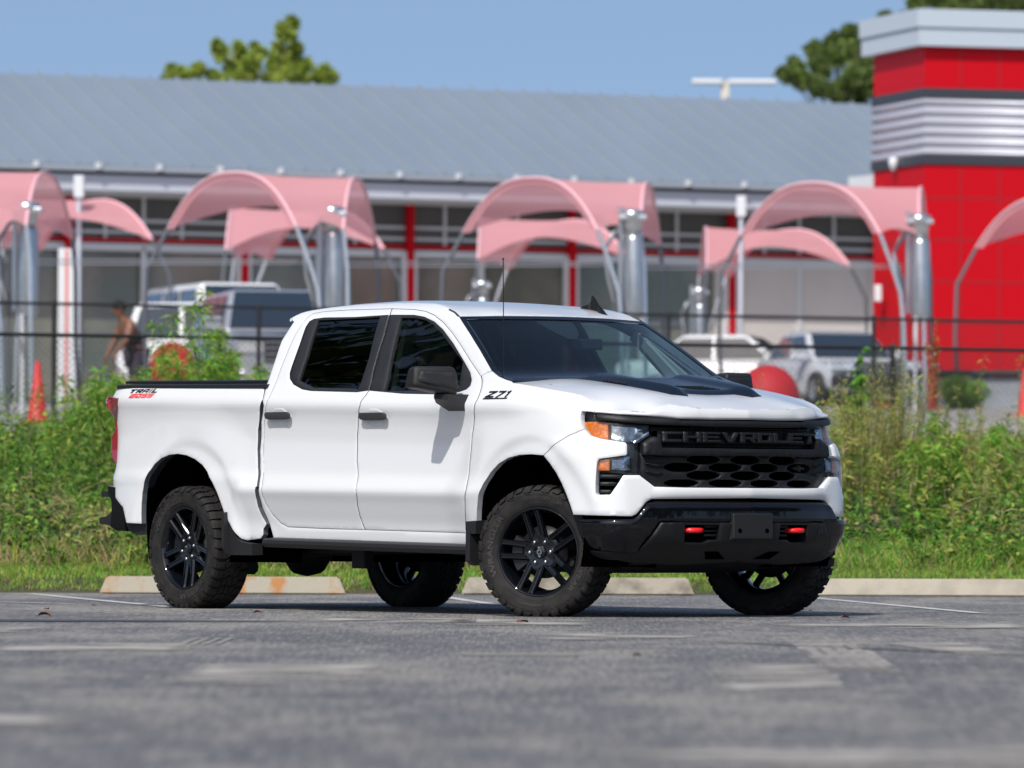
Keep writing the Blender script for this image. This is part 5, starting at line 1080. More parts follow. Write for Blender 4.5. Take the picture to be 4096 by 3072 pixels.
m = MB(); q = TP(-.22, 1.9, tz(1160)); m.box((q[0]-.07, q[1]-.05, q[2]-.16), (q[0]+.07, q[1]+.05, q[2]+.16), bev=.02); m.build('wall_sign', M_white, twr)
# low grey wall with a black rail in front of the tower
M_gw = noisy(mat('grey_block', (.30,.33,.36), .85), 1.5, .15)
wl_ = empty('low_wall', (xat(3640, 106), 106, gz(106)), 0, 'low grey wall topped with a dark pipe rail at the foot of the red tower', 'wall')
m = MB(); m.box((0, 0, 0), (6, .2, .52)); m.build('wall', M_gw, wl_); m = MB(); m.tube([(0, -.05, .60), (6, -.05, .60)], .06, 10); m.build('rail', M_fence, wl_)
m = MB(); m.box((0, 0, .52), (6, .18, .54)); m.build('coping', M_fence, wl_)
# ================================================================ vacuum bays: fabric canopies and suction cylinders
def fabric(name, c):
    m = bpy.data.materials.new(name); m.use_nodes = True; t = m.node_tree; t.nodes.clear(); out = t.nodes.new('ShaderNodeOutputMaterial'); mx = t.nodes.new('ShaderNodeMixShader'); d = t.nodes.new('ShaderNodeBsdfDiffuse'); l = t.nodes.new('ShaderNodeBsdfTranslucent'); m2 = t.nodes.new('ShaderNodeMixShader'); tr = t.nodes.new('ShaderNodeBsdfTransparent')
    d.inputs[0].default_value = (*c, 1); l.inputs[0].default_value = (*[x*.9 for x in c], 1); mx.inputs[0].default_value = .38; m2.inputs[0].default_value = .20; t.links.new(d.outputs[0], mx.inputs[1]); t.links.new(l.outputs[0], mx.inputs[2]); t.links.new(mx.outputs[0], m2.inputs[1]); t.links.new(tr.outputs[0], m2.inputs[2]); t.links.new(m2.outputs[0], out.inputs[0]); return m
M_fab = fabric('faded_pink_canvas', (.86,.42,.45)); M_galv = mat('galvanised_steel', (.55,.57,.58), .28, metal=.85); M_pole = mat('painted_pole', (.10,.11,.13), .5); M_hoop = mat('polished_pipe', (.85,.85,.83), .15, metal=.9)
g99 = gz(98.5); M_hem = mat('hem_sleeve', (.72,.42,.46), .6)
def arcp(a, p, b, n=22):
    """parabolic hoop from foot a over peak p to foot b"""
    a, p, b = Vector(a), Vector(p), Vector(b); o = []
    for i in range(n+1):
        s = i/n; o.append(a.lerp(b, s)+(p-a.lerp(b, .5))*(1-abs(2*s-1)**2.5))
    return o
L1, P1, R1 = at(1854, 935, 100.2), at(2125, 716, 98.6), at(2390, 925, 97)
N2, P2, F2 = at(2562, 935, 97.8), at(2592, 738, 99.8), at(2640, 985, 101.8)
C0 = Vector((0, 99.0, g99))
def canopy():
    r = empty('shade_canopy', C0, 0, 'x', 'canopy')
    A1 = [p-C0 for p in arcp(L1, P1, R1)]; A2 = [p-C0 for p in arcp(F2, P2, N2)]; V = []; F = []; m_ = 12; n = len(A1)
    for j in range(m_+1):
        t = j/m_
        for i in range(n):
            cf = .13*math.sin(math.pi*t); cn_ = .03*math.sin(math.pi*t); fi = (n-1)*(cf+(1-cf-cn_)*i/(n-1)); i0 = min(int(fi), n-2); fr_ = fi-i0
            p = A1[i0].lerp(A1[i0+1], fr_).lerp(A2[i0].lerp(A2[i0+1], fr_), t); p.z -= .03*math.sin(math.pi*t)*(.5+.5*math.sin(math.pi*i/(n-1))); V.append(tuple(p))
    for j in range(m_):
        for i in range(n-1): F.append([j*n+i, j*n+i+1, (j+1)*n+i+1, (j+1)*n+i])
    link('canopy_fabric', V, F, M_fab, r, True)
    # hem band on the front hoop
    V = []; F = []
    for i in range(n):
        c = (A1[0]+A1[-1])*.5; V += [tuple(A1[i]), tuple(A1[i].lerp(c, .10)+Vector((0, .03, 0)))]
    for i in range(n-1): F.append([2*i, 2*i+1, 2*i+3, 2*i+2])
    link('hem_band', V, F, M_fab, r, True)
    def leg(pts, nm='leg', mt=M_hoop, rr=.035): mm = MB(); mm.tube(pts, rr, 10); return mm.build(nm, mt, r)
    leg(A1, 'hoop', M_hem, .028); leg(A2, 'hoop', M_hem, .028)
    a = A1[0]; leg([a, a+Vector((-.33, 0, -.62)), a+Vector((-.36, 0, -1.5)), Vector((a.x-.30, a.y, -.1))], mt=M_pole)
    b = A1[-1]; leg([b, b+Vector((.17, 0, -.45)), b+Vector((.33, 0, -.95)), b+Vector((.38, 0, -1.5)), Vector((b.x+.42, b.y, -.1))])
    c = A2[0]; leg([c, c+Vector((.05, 0, -.5)), c+Vector((.06, 0, -1.6)), Vector((c.x+.15, c.y, -.1))], mt=M_pole)
    d = A2[-1]; leg([d, d+Vector((.06, 0, -.6)), Vector((d.x+.10, d.y, -.1))])
    return r
cp0 = canopy()
step = Vector((4.57, 3.1, 0))
front_lab = {-2: 'pink arched canopy cut off at the left edge of the picture', -1: 'pink arched canopy above the parked silver pickup, second of the front row from the left', 0: 'pink arched canopy directly behind the truck roof antenna', 1: 'pink arched canopy overlapping the corner of the red tower', 2: 'pink canopy sliver at the right edge in front of the red tower'}
for k in range(-2, 3):
    c = cp0 if k == 0 else copy_tree(cp0); c.location = C0+step*k+Vector((0, 0, (gz(99+3.1*k)-g99)*1.0)); tag(c, front_lab[k], 'canopy', 'front row of pink shade canopies')
    if k == 2: c.location += Vector((-.45, 0, -.15))
CB = Vector((0, 119.0, gz(119)))
back_lab = {-2: 'smaller pink canopy in the back row above the white and red column at left', -1: 'smaller pink canopy in the back row seen under the second front arch', 0: 'smaller pink canopy in the back row right behind the thin antenna', 1: 'smaller pale pink canopy in the back row left of the red tower'}
for k in range(-2, 2):
    c = copy_tree(cp0); c.rotation_euler = (0, 0, math.pi+.10); c.scale = (.94, 1, .97)
    # put its ridge where the photograph shows it
    ux = (2070, 1090, 160, 2960)[{0: 0, -1: 1, -2: 2, 1: 3}[k]]; Dk = 119+2.9*k; cx = xat(ux, Dk); off = (P1.x+P2.x)/2
    c.location = (cx+off, Dk, gz(Dk)+.08-.06*k); tag(c, back_lab[k], 'canopy', 'back row of pink shade canopies')
M_cyl = noisy(mat('cylinder_steel', (.46,.49,.51), .25, metal=.75), 3, .15)
def station():
    r = empty('vacuum_station', (0, 0, 0), 0, 'x', 'vacuum station')
    z = lambda v: CAMH+(2072-v)/FPX*97.5-gz(97.5)
    m = MB(); m.lathe([(.0001, z(1285)), (.09, z(1285)), (.145, z(1265)), (.15, z(1250)), (.15, z(960)), (.125, z(935)), (.0001, z(930))], 28); m.build('cylinder', M_cyl, r)
    m = MB(); m.lathe([(.0001, z(935)), (.12, z(932)), (.15, z(905)), (.15, z(880)), (.19, z(872)), (.19, z(845)), (.10, z(838)), (.0001, z(836))], 20, (-.02, 0, 0)); m.build('motor', M_galv, r)
    m = MB(); m.box((-.24, -.16, z(880)), (.20, .16, z(862)), bev=.01); m.build('motor_plate', M_galv, r)
    m = MB(); m.tube([(-.20, .03, z(1250)), (-.20, .03, z(828)-.02)], .042, 12); m.lathe([(.044, z(900)), (.047, z(850)), (.047, z(828))], 12, (-.2, .03, 0)); m.build('exhaust_pipe', M_galv, r)
    for y in (-.12, .12): m = MB(); m.tube([(-.08, y, 0), (-.08, y, z(1265))], .026, 8); m.build('leg', M_white, r)
    m = MB(); m.tube([(-.30, .1, 0), (-.30, .1, z(1180))], .025, 8); m.build('post', M_pole, r)
    for k in range(3): m = MB(); m.tube([(-.32+.04*k, -.1, z(930-8*k)), (-.45, -.25, z(1000)), (-.40+.05*k, -.3, z(1120)), (-.30, -.2, z(1210))], .025, 8); m.build('hose', M_pole if k else M_galv, r)
    m = MB(); m.tube([(-4.6, -1.2, z(1065)), (-.3, .0, z(1050))], .012, 6); m.tube([(-4.6, -1.2, z(1082)), (-.3, .0, z(1062))], .012, 6); m.build('hose_boom', M_galv, r)
    return r
s0 = station(); slab = {-2: 'steel vacuum cylinder at the left edge above the orange-red cone', -1: 'steel vacuum cylinder just left of the truck roof', 0: 'steel vacuum cylinder rising behind the shark-fin antenna', 1: 'steel vacuum cylinder in front of the red tower wall'}
us = {-2: 111, -1: 1332, 0: 2533, 1: 3682}; Ds = {-2: 92.0, -1: 95.0, 0: 97.5, 1: 101.0}
for k in (0, -2, -1, 1):
    s = s0 if k == 0 else copy_tree(s0); s.location = (xat(us[k], Ds[k]), Ds[k], gz(Ds[k])); tag(s, slab[k], 'vacuum station', 'steel vacuum stations of the front row')
blab = {0: 'small distant vacuum unit under the back canopy behind the antenna', 1: 'small distant vacuum unit right of the truck windshield under the back canopy'}
for k, u in ((0, 1930), (1, 2800)):
    s = copy_tree(s0); s.location = (xat(u, 116+3*k), 116+3*k, gz(116)-.2); s.scale = (.8, .8, .82); tag(s, blab[k], 'vacuum station', 'vacuum stations of the back row')
# posts with white lamp boxes
for u, D, lab in ((312, 112, 'white box lamp on a slim post beside the leftmost canopy'), (2963, 119, 'white box lamp on a slim post left of the rightmost full canopy')):
    r = empty('lamp_post', (xat(u, D), D, gz(D)), 0, lab, 'lamp post'); zt = CAMH+(2072-(710 if u < 1000 else 782))/FPX*D-gz(D)
    m = MB(); m.tube([(0, 0, 0), (0, 0, zt-.3)], .045, 8); m.build('pole', M_fascia, r); m = MB(); m.box((-.09, -.09, zt-.40), (.09, .09, zt), bev=.02); m.build('lamp_box', M_white, r)
# white column with a red stripe
r = empty('entry_column', (xat(268, 104), 104, gz(104)), 0, 'pale column with a thin red stripe standing left of the bush', 'column'); m = MB(); m.box((-.15, -.12, 0), (.15, .12, 2.62), bev=.015); m.build('column', M_white, r); m = MB(); m.box((-.035, -.128, .02), (.02, -.118, 2.6)); m.build('stripe', mat('faded_red', (.62,.20,.18), .6), r)
# cones and red domed bins
M_cone = mat('cone_red', (.62,.035,.03), .5); M_cwhite = mat('cone_band', (.7,.7,.7), .5)
def cone(u, D, vt, lab, sc=1.):
    r = empty('traffic_cone', (xat(u, D), D, gz(D)), 0, lab, 'traffic cone', 'red traffic cones on the wash lot'); m = MB(); m.lathe([(.17, .04), (.15, .06), (.035, .93), (.0001, .95)], 20); m.build('cone_body', M_cone, r); m = MB(); m.box((-.22, -.22, 0), (.22, .22, .045), bev=.01); m.build('cone_base', M_cone, r); r.scale = (sc, sc, sc)
cone(150, 88, 0, 'tall red traffic cone at the left edge in front of the dark shop windows', .95); cone(3722, 103, 0, 'red traffic cone beside the pale post in front of the red tower', .92)
cone(4100, 97, 0, 'red traffic cone half cut off by the right edge of the picture', .8)
M_bin = mat('bin_red', (.46,.02,.028), .6, spec=.3)
def dome(u, D, vt, rad, lab):
    zt = CAMH+(2072-vt)/FPX*D-gz(D); r = empty('domed_bin', (xat(u, D), D, gz(D)), 0, lab, 'bin', 'red domed bins'); m = MB()
    m.lathe([(rad*math.cos(a), zt-rad*1.05+rad*1.05*math.sin(a)) for a in np.linspace(0, math.pi/2, 10)][::1], 28); m.build('dome_lid', M_bin, r)
    m = MB(); m.lathe([(.0001, 0), (rad*.92, 0), (rad*.96, zt-rad*1.05-.02)], 28); m.build('bin_body', M_bin, r)
dome(3072, 98, 1458, .50, 'round red dome standing in front of the silver car right of the windshield'); dome(690, 97, 1375, .36, 'red domed bin half hidden behind the bright green bush at left')
# ================================================================ parked vehicles
M_carglass = mat('car_glass', (.012,.022,.035), .06, spec=.9, coat=1); M_plastic = mat('car_plastic', (.02,.02,.022), .5); M_tyr = mat('car_tyre', (.02,.02,.02), .8); M_alloy = mat('alloy', (.45,.46,.47), .3, metal=.8); M_hlamp = mat('car_headlamp', (.75,.78,.8), .08, metal=.4, coat=1)
P_silver = mat('silver_paint', (.46,.48,.51), .3, metal=.5, coat=1); P_white = mat('fleet_white', (.80,.80,.80), .3, coat=1); P_pearl = mat('pale_grey_paint', (.62,.64,.68), .3, metal=.1, coat=1); P_navy = mat('navy_paint', (.03,.05,.10), .25, coat=1); M_mauve = mat('mauve_paint', (.20,.13,.20), .3, coat=1)
def car(name, label, cat, x, y, yaw, paint, kind='suv', sc=1., roofmat=None, group='vehicles parked on the wash lot'):
    r = empty(name, (x, y, gz(y)), yaw, label, cat, group); r.scale = (sc, sc, sc)
    # sections along x (forward): low z, belt z, half width ; greenhouse: x range, roof z
    if kind == 'sedan': SEC = [(-2.25, .45, .88, .72), (-2.1, .30, .98, .84), (-1.3, .22, .98, .89), (0, .22, .95, .90), (.9, .22, .92, .90), (1.7, .28, .82, .86), (2.15, .38, .70, .74), (2.28, .45, .62, .60)]; gh = (-1.65, -.95, .25, 1.05, 1.44, .95)
    elif kind == 'bigsuv': SEC = [(-2.5, .55, 1.2, .88), (-2.4, .45, 1.28, .97), (-.8, .45, 1.28, 1.0), (1.0, .45, 1.26, 1.0), (2.0, .45, 1.20, .97), (2.45, .5, 1.12, .92), (2.58, .55, 1.0, .86)]; gh = (-2.4, -2.15, .62, 1.25, 1.92, 1.27)
    elif kind == 'van': SEC = [(-2.5, .45, 1.2, .85), (-2.4, .3, 1.25, .95), (-1, .3, 1.25, .98), (1.2, .3, 1.2, .98), (2.0, .35, 1.05, .93), (2.4, .45, .85, .80)]; gh = (-2.42, -2.35, 1.0, 1.85, 2.1, 1.22)
    elif kind == 'pickup': SEC = [(-2.9, .55, 1.25, .93), (-2.8, .5, 1.3, .98), (-.8, .45, 1.3, 1.0), (1.0, .45, 1.28, 1.0), (2.3, .45, 1.22, .98), (2.75, .5, 1.12, .93), (2.85, .55, 1.0, .88)]; gh = (-.95, -.80, .72, 1.35, 1.92, 1.28)
    else: SEC = [(-2.3, .45, 1.08, .82), (-2.2, .32, 1.12, .92), (-1, .3, 1.12, .97), (.8, .3, 1.12, .97), (1.9, .32, 1.08, .94), (2.35, .42, .98, .88), (2.45, .5, .88, .80)]; gh = (-2.2, -2.0, .55, 1.25, 1.78, 1.10)
    V = []; F = []; n = 12
    for (sx, zl, zb, hw) in SEC:
        for (a, b) in ((-.80, 0), (-.97, .10), (-1, .38), (-.985, .72), (-.93, .94), (-.75, 1), (.75, 1), (.93, .94), (.985, .72), (1, .38), (.97, .10), (.80, 0)): V.append((sx, a*hw, zl+(zb-zl)*b))
    for i in range(len(SEC)-1):
        for k in range(n): F.append([i*n+k, i*n+(k+1) % n, (i+1)*n+(k+1) % n, (i+1)*n+k])
    F += [list(range(n))[::-1], [(len(SEC)-1)*n+k for k in range(n)]]
    m = MB(); m.add(V, F, True); body = m.build('body', paint, r); md = body.modifiers.new('b', 'BEVEL'); md.width = .03; md.segments = 2
    x0, x1, x2, x3, zr, zb = gh; hw = .86 if kind == 'sedan' else .9; rw = hw*.76
    c = [(x0, -hw, zb-.06), (x1, -rw, zr), (x2, -rw, zr), (x3, -hw, zb-.06)]; m = MB()
    V = [c[0], c[3], (c[3][0], hw, c[3][2]), (c[0][0], hw, c[0][2]), c[1], c[2], (x2, rw, zr), (x1, rw, zr)]
    m.add(V, [[0, 1, 2, 3], [4, 7, 6, 5], [0, 4, 5, 1], [1, 5, 6, 2], [2, 6, 7, 3], [3, 7, 4, 0]]); cab = m.build('cabin', paint, r); md = cab.modifiers.new('b', 'BEVEL'); md.width = .09; md.segments = 4
    if roofmat: m = MB(); m.box((x1+.08, -rw+.06, zr-.01), (x2-.04, rw-.06, zr+.012), bev=.01); m.build('roof_reflection', roofmat, r)  # panel colour paints in the sky reflected by the roof
    def quad(nm, P, mt, par): mm = MB(); mm.add(P, [[0, 1, 2, 3]]); return mm.build(nm, mt, par, fix=False)
    def lerp3(A, B, t): return tuple(A[i]+(B[i]-A[i])*t for i in range(3))
    # windshield & rear glass, set 6 mm proud
    A, B, C_, D2 = V[1], V[2], V[6], V[5]; ins_ = lambda P, Q, R_, S2, m1, m2: [lerp3(lerp3(P, Q, m1), lerp3(S2, R_, m1), m2), lerp3(lerp3(P, Q, 1-m1), lerp3(S2, R_, 1-m1), m2), lerp3(lerp3(P, Q, 1-m1), lerp3(S2, R_, 1-m1), 1-m2*.6), lerp3(lerp3(P, Q, m1), lerp3(S2, R_, m1), 1-m2*.6)]
    w = ins_(A, B, C_, D2, .05, .10); quad('windshield', [(p[0]+.012, p[1], p[2]+.008) for p in w], M_carglass, r)
    w = ins_(V[0], V[3], V[7], V[4], .08, .15); quad('rear_window', [(p[0]-.012, p[1], p[2]+.004) for p in w], M_carglass, r)
    for s in (-1, 1):
        P, Q, R_, S2 = [(p[0], p[1]*s*-1, p[2]) for p in (V[0], V[1], V[5], V[4])]; nwin = 2 if kind in ('sedan', 'pickup') else 3
        for k in range(nwin):
            f0 = .06+.9*k/nwin; f1 = .06+.9*(k+1)/nwin-.03; q = [lerp3(P, Q, f0), lerp3(P, Q, f1), lerp3(S2, R_, f1), lerp3(S2, R_, f0)]; q = [lerp3(q[0], q[3], .16), lerp3(q[1], q[2], .16), lerp3(q[1], q[2], .88), lerp3(q[0], q[3], .88)]
            quad('side_window', [(p[0], p[1]*1.0+(.012 if p[1] > 0 else -.012), p[2]+.003) for p in q], M_carglass, r)
        m = MB(); m.box((x3-.35, s*(hw+.03)-.0, zb-.02), (x3-.18, s*(hw+.24), zb+.16), bev=.04); m.build('side_mirror', paint, r)
        fx_ = SEC[-1][0]; m = MB(); m.box((fx_-.22, s*.50, .70 if kind not in ('pickup', 'bigsuv') else .88), (fx_+.015, s*.84, .86 if kind not in ('pickup', 'bigsuv') else 1.06), bev=.03); m.build('headlight', M_hlamp, r)
        for wx in (SEC[-1][0]-.85, SEC[0][0]+.85):
            wr_ = .34 if kind == 'sedan' else .38; wh = MB(); wh.lathe([(.19, -.11), (wr_-.03, -.12), (wr_, -.08), (wr_, .08), (wr_-.03, .12), (.19, .11)], 24, (0, 0, 0), 'y'); w_ = wh.build('wheel', M_tyr, r); w_.location = (wx, s*.86, wr_)
            wh = MB(); wh.lathe([(.0001, -.10), (.06, -.10), (.08, -.07), (.17, -.08), (.2, -.115)], 20, (0, 0, 0), 'y'); wh.lathe([(.2, .115), (.17, .08), (.08, .07), (.06, .10), (.0001, .10)], 20, (0, 0, 0), 'y'); wh.build('rim', M_alloy, w_)
    fx_ = SEC[-1][0]; gl0, gl1 = (.62, .86) if kind not in ('pickup', 'bigsuv') else (.70, 1.08)
    m = MB(); m.box((fx_-.1, -.46, gl0), (fx_+.02, .46, gl1), bev=.02); gg = m.build('grille', M_plastic, r)
    for k in range(4): z = gl0+(gl1-gl0)*(k+.5)/4; m = MB(); m.box((fx_+.0, -.44, z-.012), (fx_+.032, .44, z+.012)); m.build('grille_slat', M_alloy, gg)
    m = MB(); m.box((fx_-.25, -.85, .38), (fx_+.05, .85, .60), bev=.05); m.build('front_bumper', paint if kind != 'sedan' else M_plastic, r)
    m = MB(); m.box((SEC[0][0]-.04, -.85, .40), (SEC[0][0]+.2, .85, .62), bev=.05); m.build('rear_bumper', M_plastic, r)
    return r
def hd(dx, dy): return math.atan2(dy, dx)
car('parked_suv', 'silver full-size SUV with a barred grille facing the camera behind the truck bed', 'SUV', xat(1065, 100), 100, hd(.20, -.98), P_silver, 'bigsuv', 1.0)
car('parked_suv', 'white SUV seen from its side between the person and the silver SUV', 'SUV', xat(1030, 107), 107, hd(.93, -.37), P_white, 'suv', 1.0)
car('parked_van', 'white van whose rounded roof shows above the silver SUV', 'van', xat(890, 112), 112, hd(.32, -.95), P_white, 'van', 1.06)
car('parked_car', 'pale silver car with a dark-looking roof to the right of the truck hood', 'car', xat(3340, 109), 109, hd(.30, -.95), P_pearl, 'sedan', .93, P_navy)
car('parked_car', 'white car with teal windows half hidden behind the red dome', 'car', xat(2960, 117), 117, hd(.97, -.25), P_white, 'sedan', 1.0)
car('parked_car', 'mauve car just visible between the vacuum cylinder and the truck roof', 'car', xat(1520, 114), 114, hd(.97, -.22), M_mauve, 'sedan', 1.05)
car('parked_car', 'dark blue car nose behind the pale post at the foot of the red tower', 'car', xat(3560, 114), 114.5, hd(.9, -.43), P_navy, 'sedan', .8)
# ================================================================ the person cleaning a car
def person(x, y, rz):
    M_skin = mat('skin', (.20,.085,.045), .5); M_top = noisy(mat('black_tank_top', (.012,.012,.015), .9), 20, .3); M_hair = mat('hair', (.01,.008,.007), .9); M_sh = mat('dark_shorts', (.04,.03,.05), .9); M_shoe = mat('shoes', (.5,.5,.5), .7)
    r = empty('person', (x, y, gz(y)), rz, 'person in a black tank top leaning forward left of the white SUV', 'person')
    # skeleton: pelvis root; leaning forward along +x
    J = {'pel': (0, 0, .93, .15), 'wst': (.04, 0, 1.08, .13), 'chs': (.15, 0, 1.30, .175), 'nck': (.24, 0, 1.47, .06), 'hed0': (.29, 0, 1.55, .085), 'hed': (.32, 0, 1.62, .10), 'hed1': (.33, 0, 1.70, .078),
         'hl': (-.0, .10, .88, .105), 'kl': (.08, .12, .50, .065), 'al': (-.02, .13, .09, .045), 'tl': (.14, .14, .04, .038), 'hr': (0, -.10, .88, .105), 'kr': (.02, -.12, .50, .065), 'ar': (-.10, -.13, .09, .045), 'tr': (.06, -.14, .04, .038),
         'sl': (.17, .21, 1.38, .088), 'el': (.28, .27, 1.12, .060), 'wl': (.42, .20, .93, .036), 'hdl': (.45, .20, .86, .034), 'sr': (.17, -.21, 1.38, .088), 'er': (.26, -.27, 1.12, .060), 'wr': (.40, -.22, .92, .036), 'hdr': (.43, -.22, .84, .034)}
    E_ = [('pel', 'wst'), ('wst', 'chs'), ('chs', 'nck'), ('nck', 'hed0'), ('hed0', 'hed'), ('hed', 'hed1'), ('pel', 'hl'), ('hl', 'kl'), ('kl', 'al'), ('al', 'tl'), ('pel', 'hr'), ('hr', 'kr'), ('kr', 'ar'), ('ar', 'tr'), ('chs', 'sl'), ('sl', 'el'), ('el', 'wl'), ('wl', 'hdl'), ('chs', 'sr'), ('sr', 'er'), ('er', 'wr'), ('wr', 'hdr')]
    for s, w, h in (('l', 'hdl', 1), ('r', 'hdr', -1)):
        bx, by, bz, _ = J[w]
        for k in range(4):
            J['f%s%d' % (s, k)] = (bx+.02+.01*k, by+(k-1.5)*.020, bz-.05, .0105); J['g%s%d' % (s, k)] = (bx+.03-.01*k, by+(k-1.5)*.021, bz-.085-.006*(k in (1, 2)), .009); E_ += [(w, 'f%s%d' % (s, k)), ('f%s%d' % (s, k), 'g%s%d' % (s, k))]
        J['t%s' % s] = (bx+.045, by-.035*h, bz-.02, .011); E_.append((w, 't%s' % s))
    def skinned(nm, names, scale, mt, par=r, lv=2):
        ks = [k for k in J if k in names]; me = bpy.data.meshes.new(nm); me.from_pydata([J[k][:3] for k in ks], [(ks.index(a), ks.index(b)) for a, b in E_ if a in ks and b in ks], []); o = bpy.data.objects.new(nm, me); COL.objects.link(o)
        sk = o.modifiers.new('s', 'SKIN'); sk.use_smooth_shade = True
        for i, k in enumerate(ks): q = J[k][3]*scale; me.skin_vertices[0].data[i].radius = (q, q)
        me.skin_vertices[0].data[0].use_root = True; sb = o.modifiers.new('d', 'SUBSURF'); sb.levels = lv; sb.render_levels = lv
        dg = bpy.context.evaluated_depsgraph_get(); m2 = bpy.data.meshes.new_from_object(o.evaluated_get(dg)); m2.materials.clear(); m2.materials.append(mt); bpy.data.objects.remove(o); o = bpy.data.objects.new(nm, m2); COL.objects.link(o); o.parent = par; return o
    skinned('body', list(J), 1.0, M_skin)
    skinned('tank_top', ['pel', 'wst', 'chs'], 1.22, M_top); skinned('shorts', ['pel', 'hl', 'hr', 'kl', 'kr'], 1.12, M_sh)
    m = MB(); m.lathe([(.105, -.02), (.112, .03), (.095, .09), (.055, .125), (.0001, .135)], 20, (.30, 0, 1.63)); m.build('hair', M_hair, r)
    m = MB()
    for s in (-1, 1): m.lathe([(.0001, -.012), (.012, 0), (.0001, .012)], 10, (.415, s*.034, 1.635))
    m.build('eyes', M_hair, r); m = MB(); m.add([(.41, -.016, 1.585), (.41, .016, 1.585), (.44, 0, 1.59), (.418, 0, 1.635)], [[0, 1, 2], [1, 3, 2], [3, 0, 2]]); m.build('nose', M_skin, r)
    m = MB(); m.box((.395, -.025, 1.558), (.412, .025, 1.568), bev=.003); m.build('mouth', M_sh, r)
    for s in (-1, 1): m = MB(); m.lathe([(.0001, -.03), (.014, -.015), (.016, .01), (.0001, .03)], 10, (.31, s*.103, 1.62)); m.build('ear', M_skin, r)
    for k in ('tl', 'tr'): x_, y_, z_, _ = J[k]; m = MB(); m.box((x_-.20, y_-.05, 0), (x_+.06, y_+.05, .085), bev=.03); m.build('shoe', M_shoe, r)
    return r
person(xat(545, 99), 99, math.radians(205))
# ================================================================ trees and roof-top light
def tree(name, label, x, y, H, spread, base, mats, pr, nb=26, ncl=150, lf=(.10, .22), group=None, crown0=.35, seedv=1):
    global rng
    rng = np.random.default_rng(seedv); r = empty(name, (x, y, gz(y)), 0, label, 'tree', group); L = Leaves(); st = MB(); st.tube([(0, 0, 0), (.1, 0, H*.5), (0, .1, H*.93)], H*.016, 8, r2=.04)
    for k in range(nb):
        t = crown0+(1-crown0)*rng.random(); a = rng.uniform(0, 6.28); ln = spread*(1.05-abs(t-.5)*1.1)*rng.uniform(.55, 1.1); b = Vector((0, 0, H*t*.92)); e = b+Vector((math.cos(a)*ln, math.sin(a)*ln, ln*rng.uniform(.15, .7))); st.tube([b, b.lerp(e, .5)+Vector((0, 0, .1)), e], .05, 5, caps=False, r2=.015)
        for q in range(4):
            c = b.lerp(e, .35+.65*rng.random()); n = ncl; sz = spread*rng.uniform(.10, .22); d = rng.normal(size=(n, 3)); d /= np.linalg.norm(d, axis=1, keepdims=True); P = np.array(c)[None]+d*(rng.random((n, 1))**.45)*sz*np.array([[1, 1, .75]])
            L.leaf(P, d+rdir(n, .1)*.6, rng.uniform(*lf, n), rng.uniform(lf[0]*.5, lf[1]*.6, n), rng.choice(len(mats), n, p=pr))
    st.build('trunk', M_bark, r); L.build('crown', mats, r); return r
T_y = leafmat('tree_yellow_green', (.44,.52,.09)); T_g = leafmat('tree_green', (.22,.32,.06)); T_d = leafmat('tree_dark', (.06,.10,.035)); T_p = leafmat('pine_green', (.17,.22,.08)); 
def ztop(v, D, u=2048): return CAMH+(2070-v)/FPX*D-gz(D)
def blob_tree(name, label, D, blobs, mats, pr, lf, dens=420, seedv=1):
    """crown built from leaf clumps of their own radius, joined by limbs to one trunk; blobs: (x, z, r) in metres from the trunk foot"""
    r_ = np.random.default_rng(seedv); cx = sum(b[0] for b in blobs)/len(blobs); r = empty(name, (cx, D, gz(D)), 0, label, 'tree'); L = Leaves(); st = MB(); top = max(b[1] for b in blobs)
    st.tube([(0, 0, 0), (.1, 0, top*.5), (0, .1, top*.85)], .20, 8, r2=.06)
    for (bx, bz, br) in blobs:
        br *= 1.0
        x = bx-cx; y = r_.uniform(-1, 1)*1.2; b0 = Vector((0, 0, min(bz*.85, top*.8))); st.tube([b0, b0.lerp(Vector((x, y, bz)), .6)+Vector((0, 0, -.1)), (x, y, bz)], .05, 5, caps=False, r2=.015)
        for q in range(7):
            o = r_.normal(size=3); o /= np.linalg.norm(o); c = np.array([x, y, bz])+o*br*.85*r_.random()**.6; n = int(dens*.34); s = br*r_.uniform(.30, .62); d = r_.normal(size=(n, 3)); d /= np.linalg.norm(d, axis=1, keepdims=True)
            L.leaf(c[None]+d*(r_.random((n, 1))**.5)*s, d*.6+rdir(n, .1)*.6, r_.uniform(*lf, n), r_.uniform(lf[0]*.5, lf[1]*.6, n), r_.choice(len(mats), n, p=pr))
    st.build('trunk', M_bark, r); L.build('crown', mats, r)
def bl(P, ox, oy, sc, D): return [((ox+x*sc-2048)/FPX*D, CAMH+(2070+.0035*(ox+x*sc-2048)-(oy+y*sc))/FPX*D-gz(D), q*sc/FPX*D) for x, y, q in P]
blob_tree('broadleaf_tree', 'yellow-green tree top above the metal roof with one shoot rising highest', 150, bl([(1430, 335, 62), (1410, 300, 35), (1545, 300, 45), (1560, 380, 60), (1665, 330, 62), (1640, 420, 90), (1840, 240, 72), (1830, 165, 45), (1895, 145, 32), (1800, 330, 62), (1920, 335, 36), (1500, 450, 80), (1780, 450, 110), (1930, 470, 95), (2060, 470, 70), (2120, 520, 60), (1650, 520, 110), (1850, 560, 110), (2000, 570, 100), (1500, 540, 90)], 0, 0, .6175, 150), [T_y, T_g, T_d], [.55, .33, .12], (.08, .17), 420, 3)
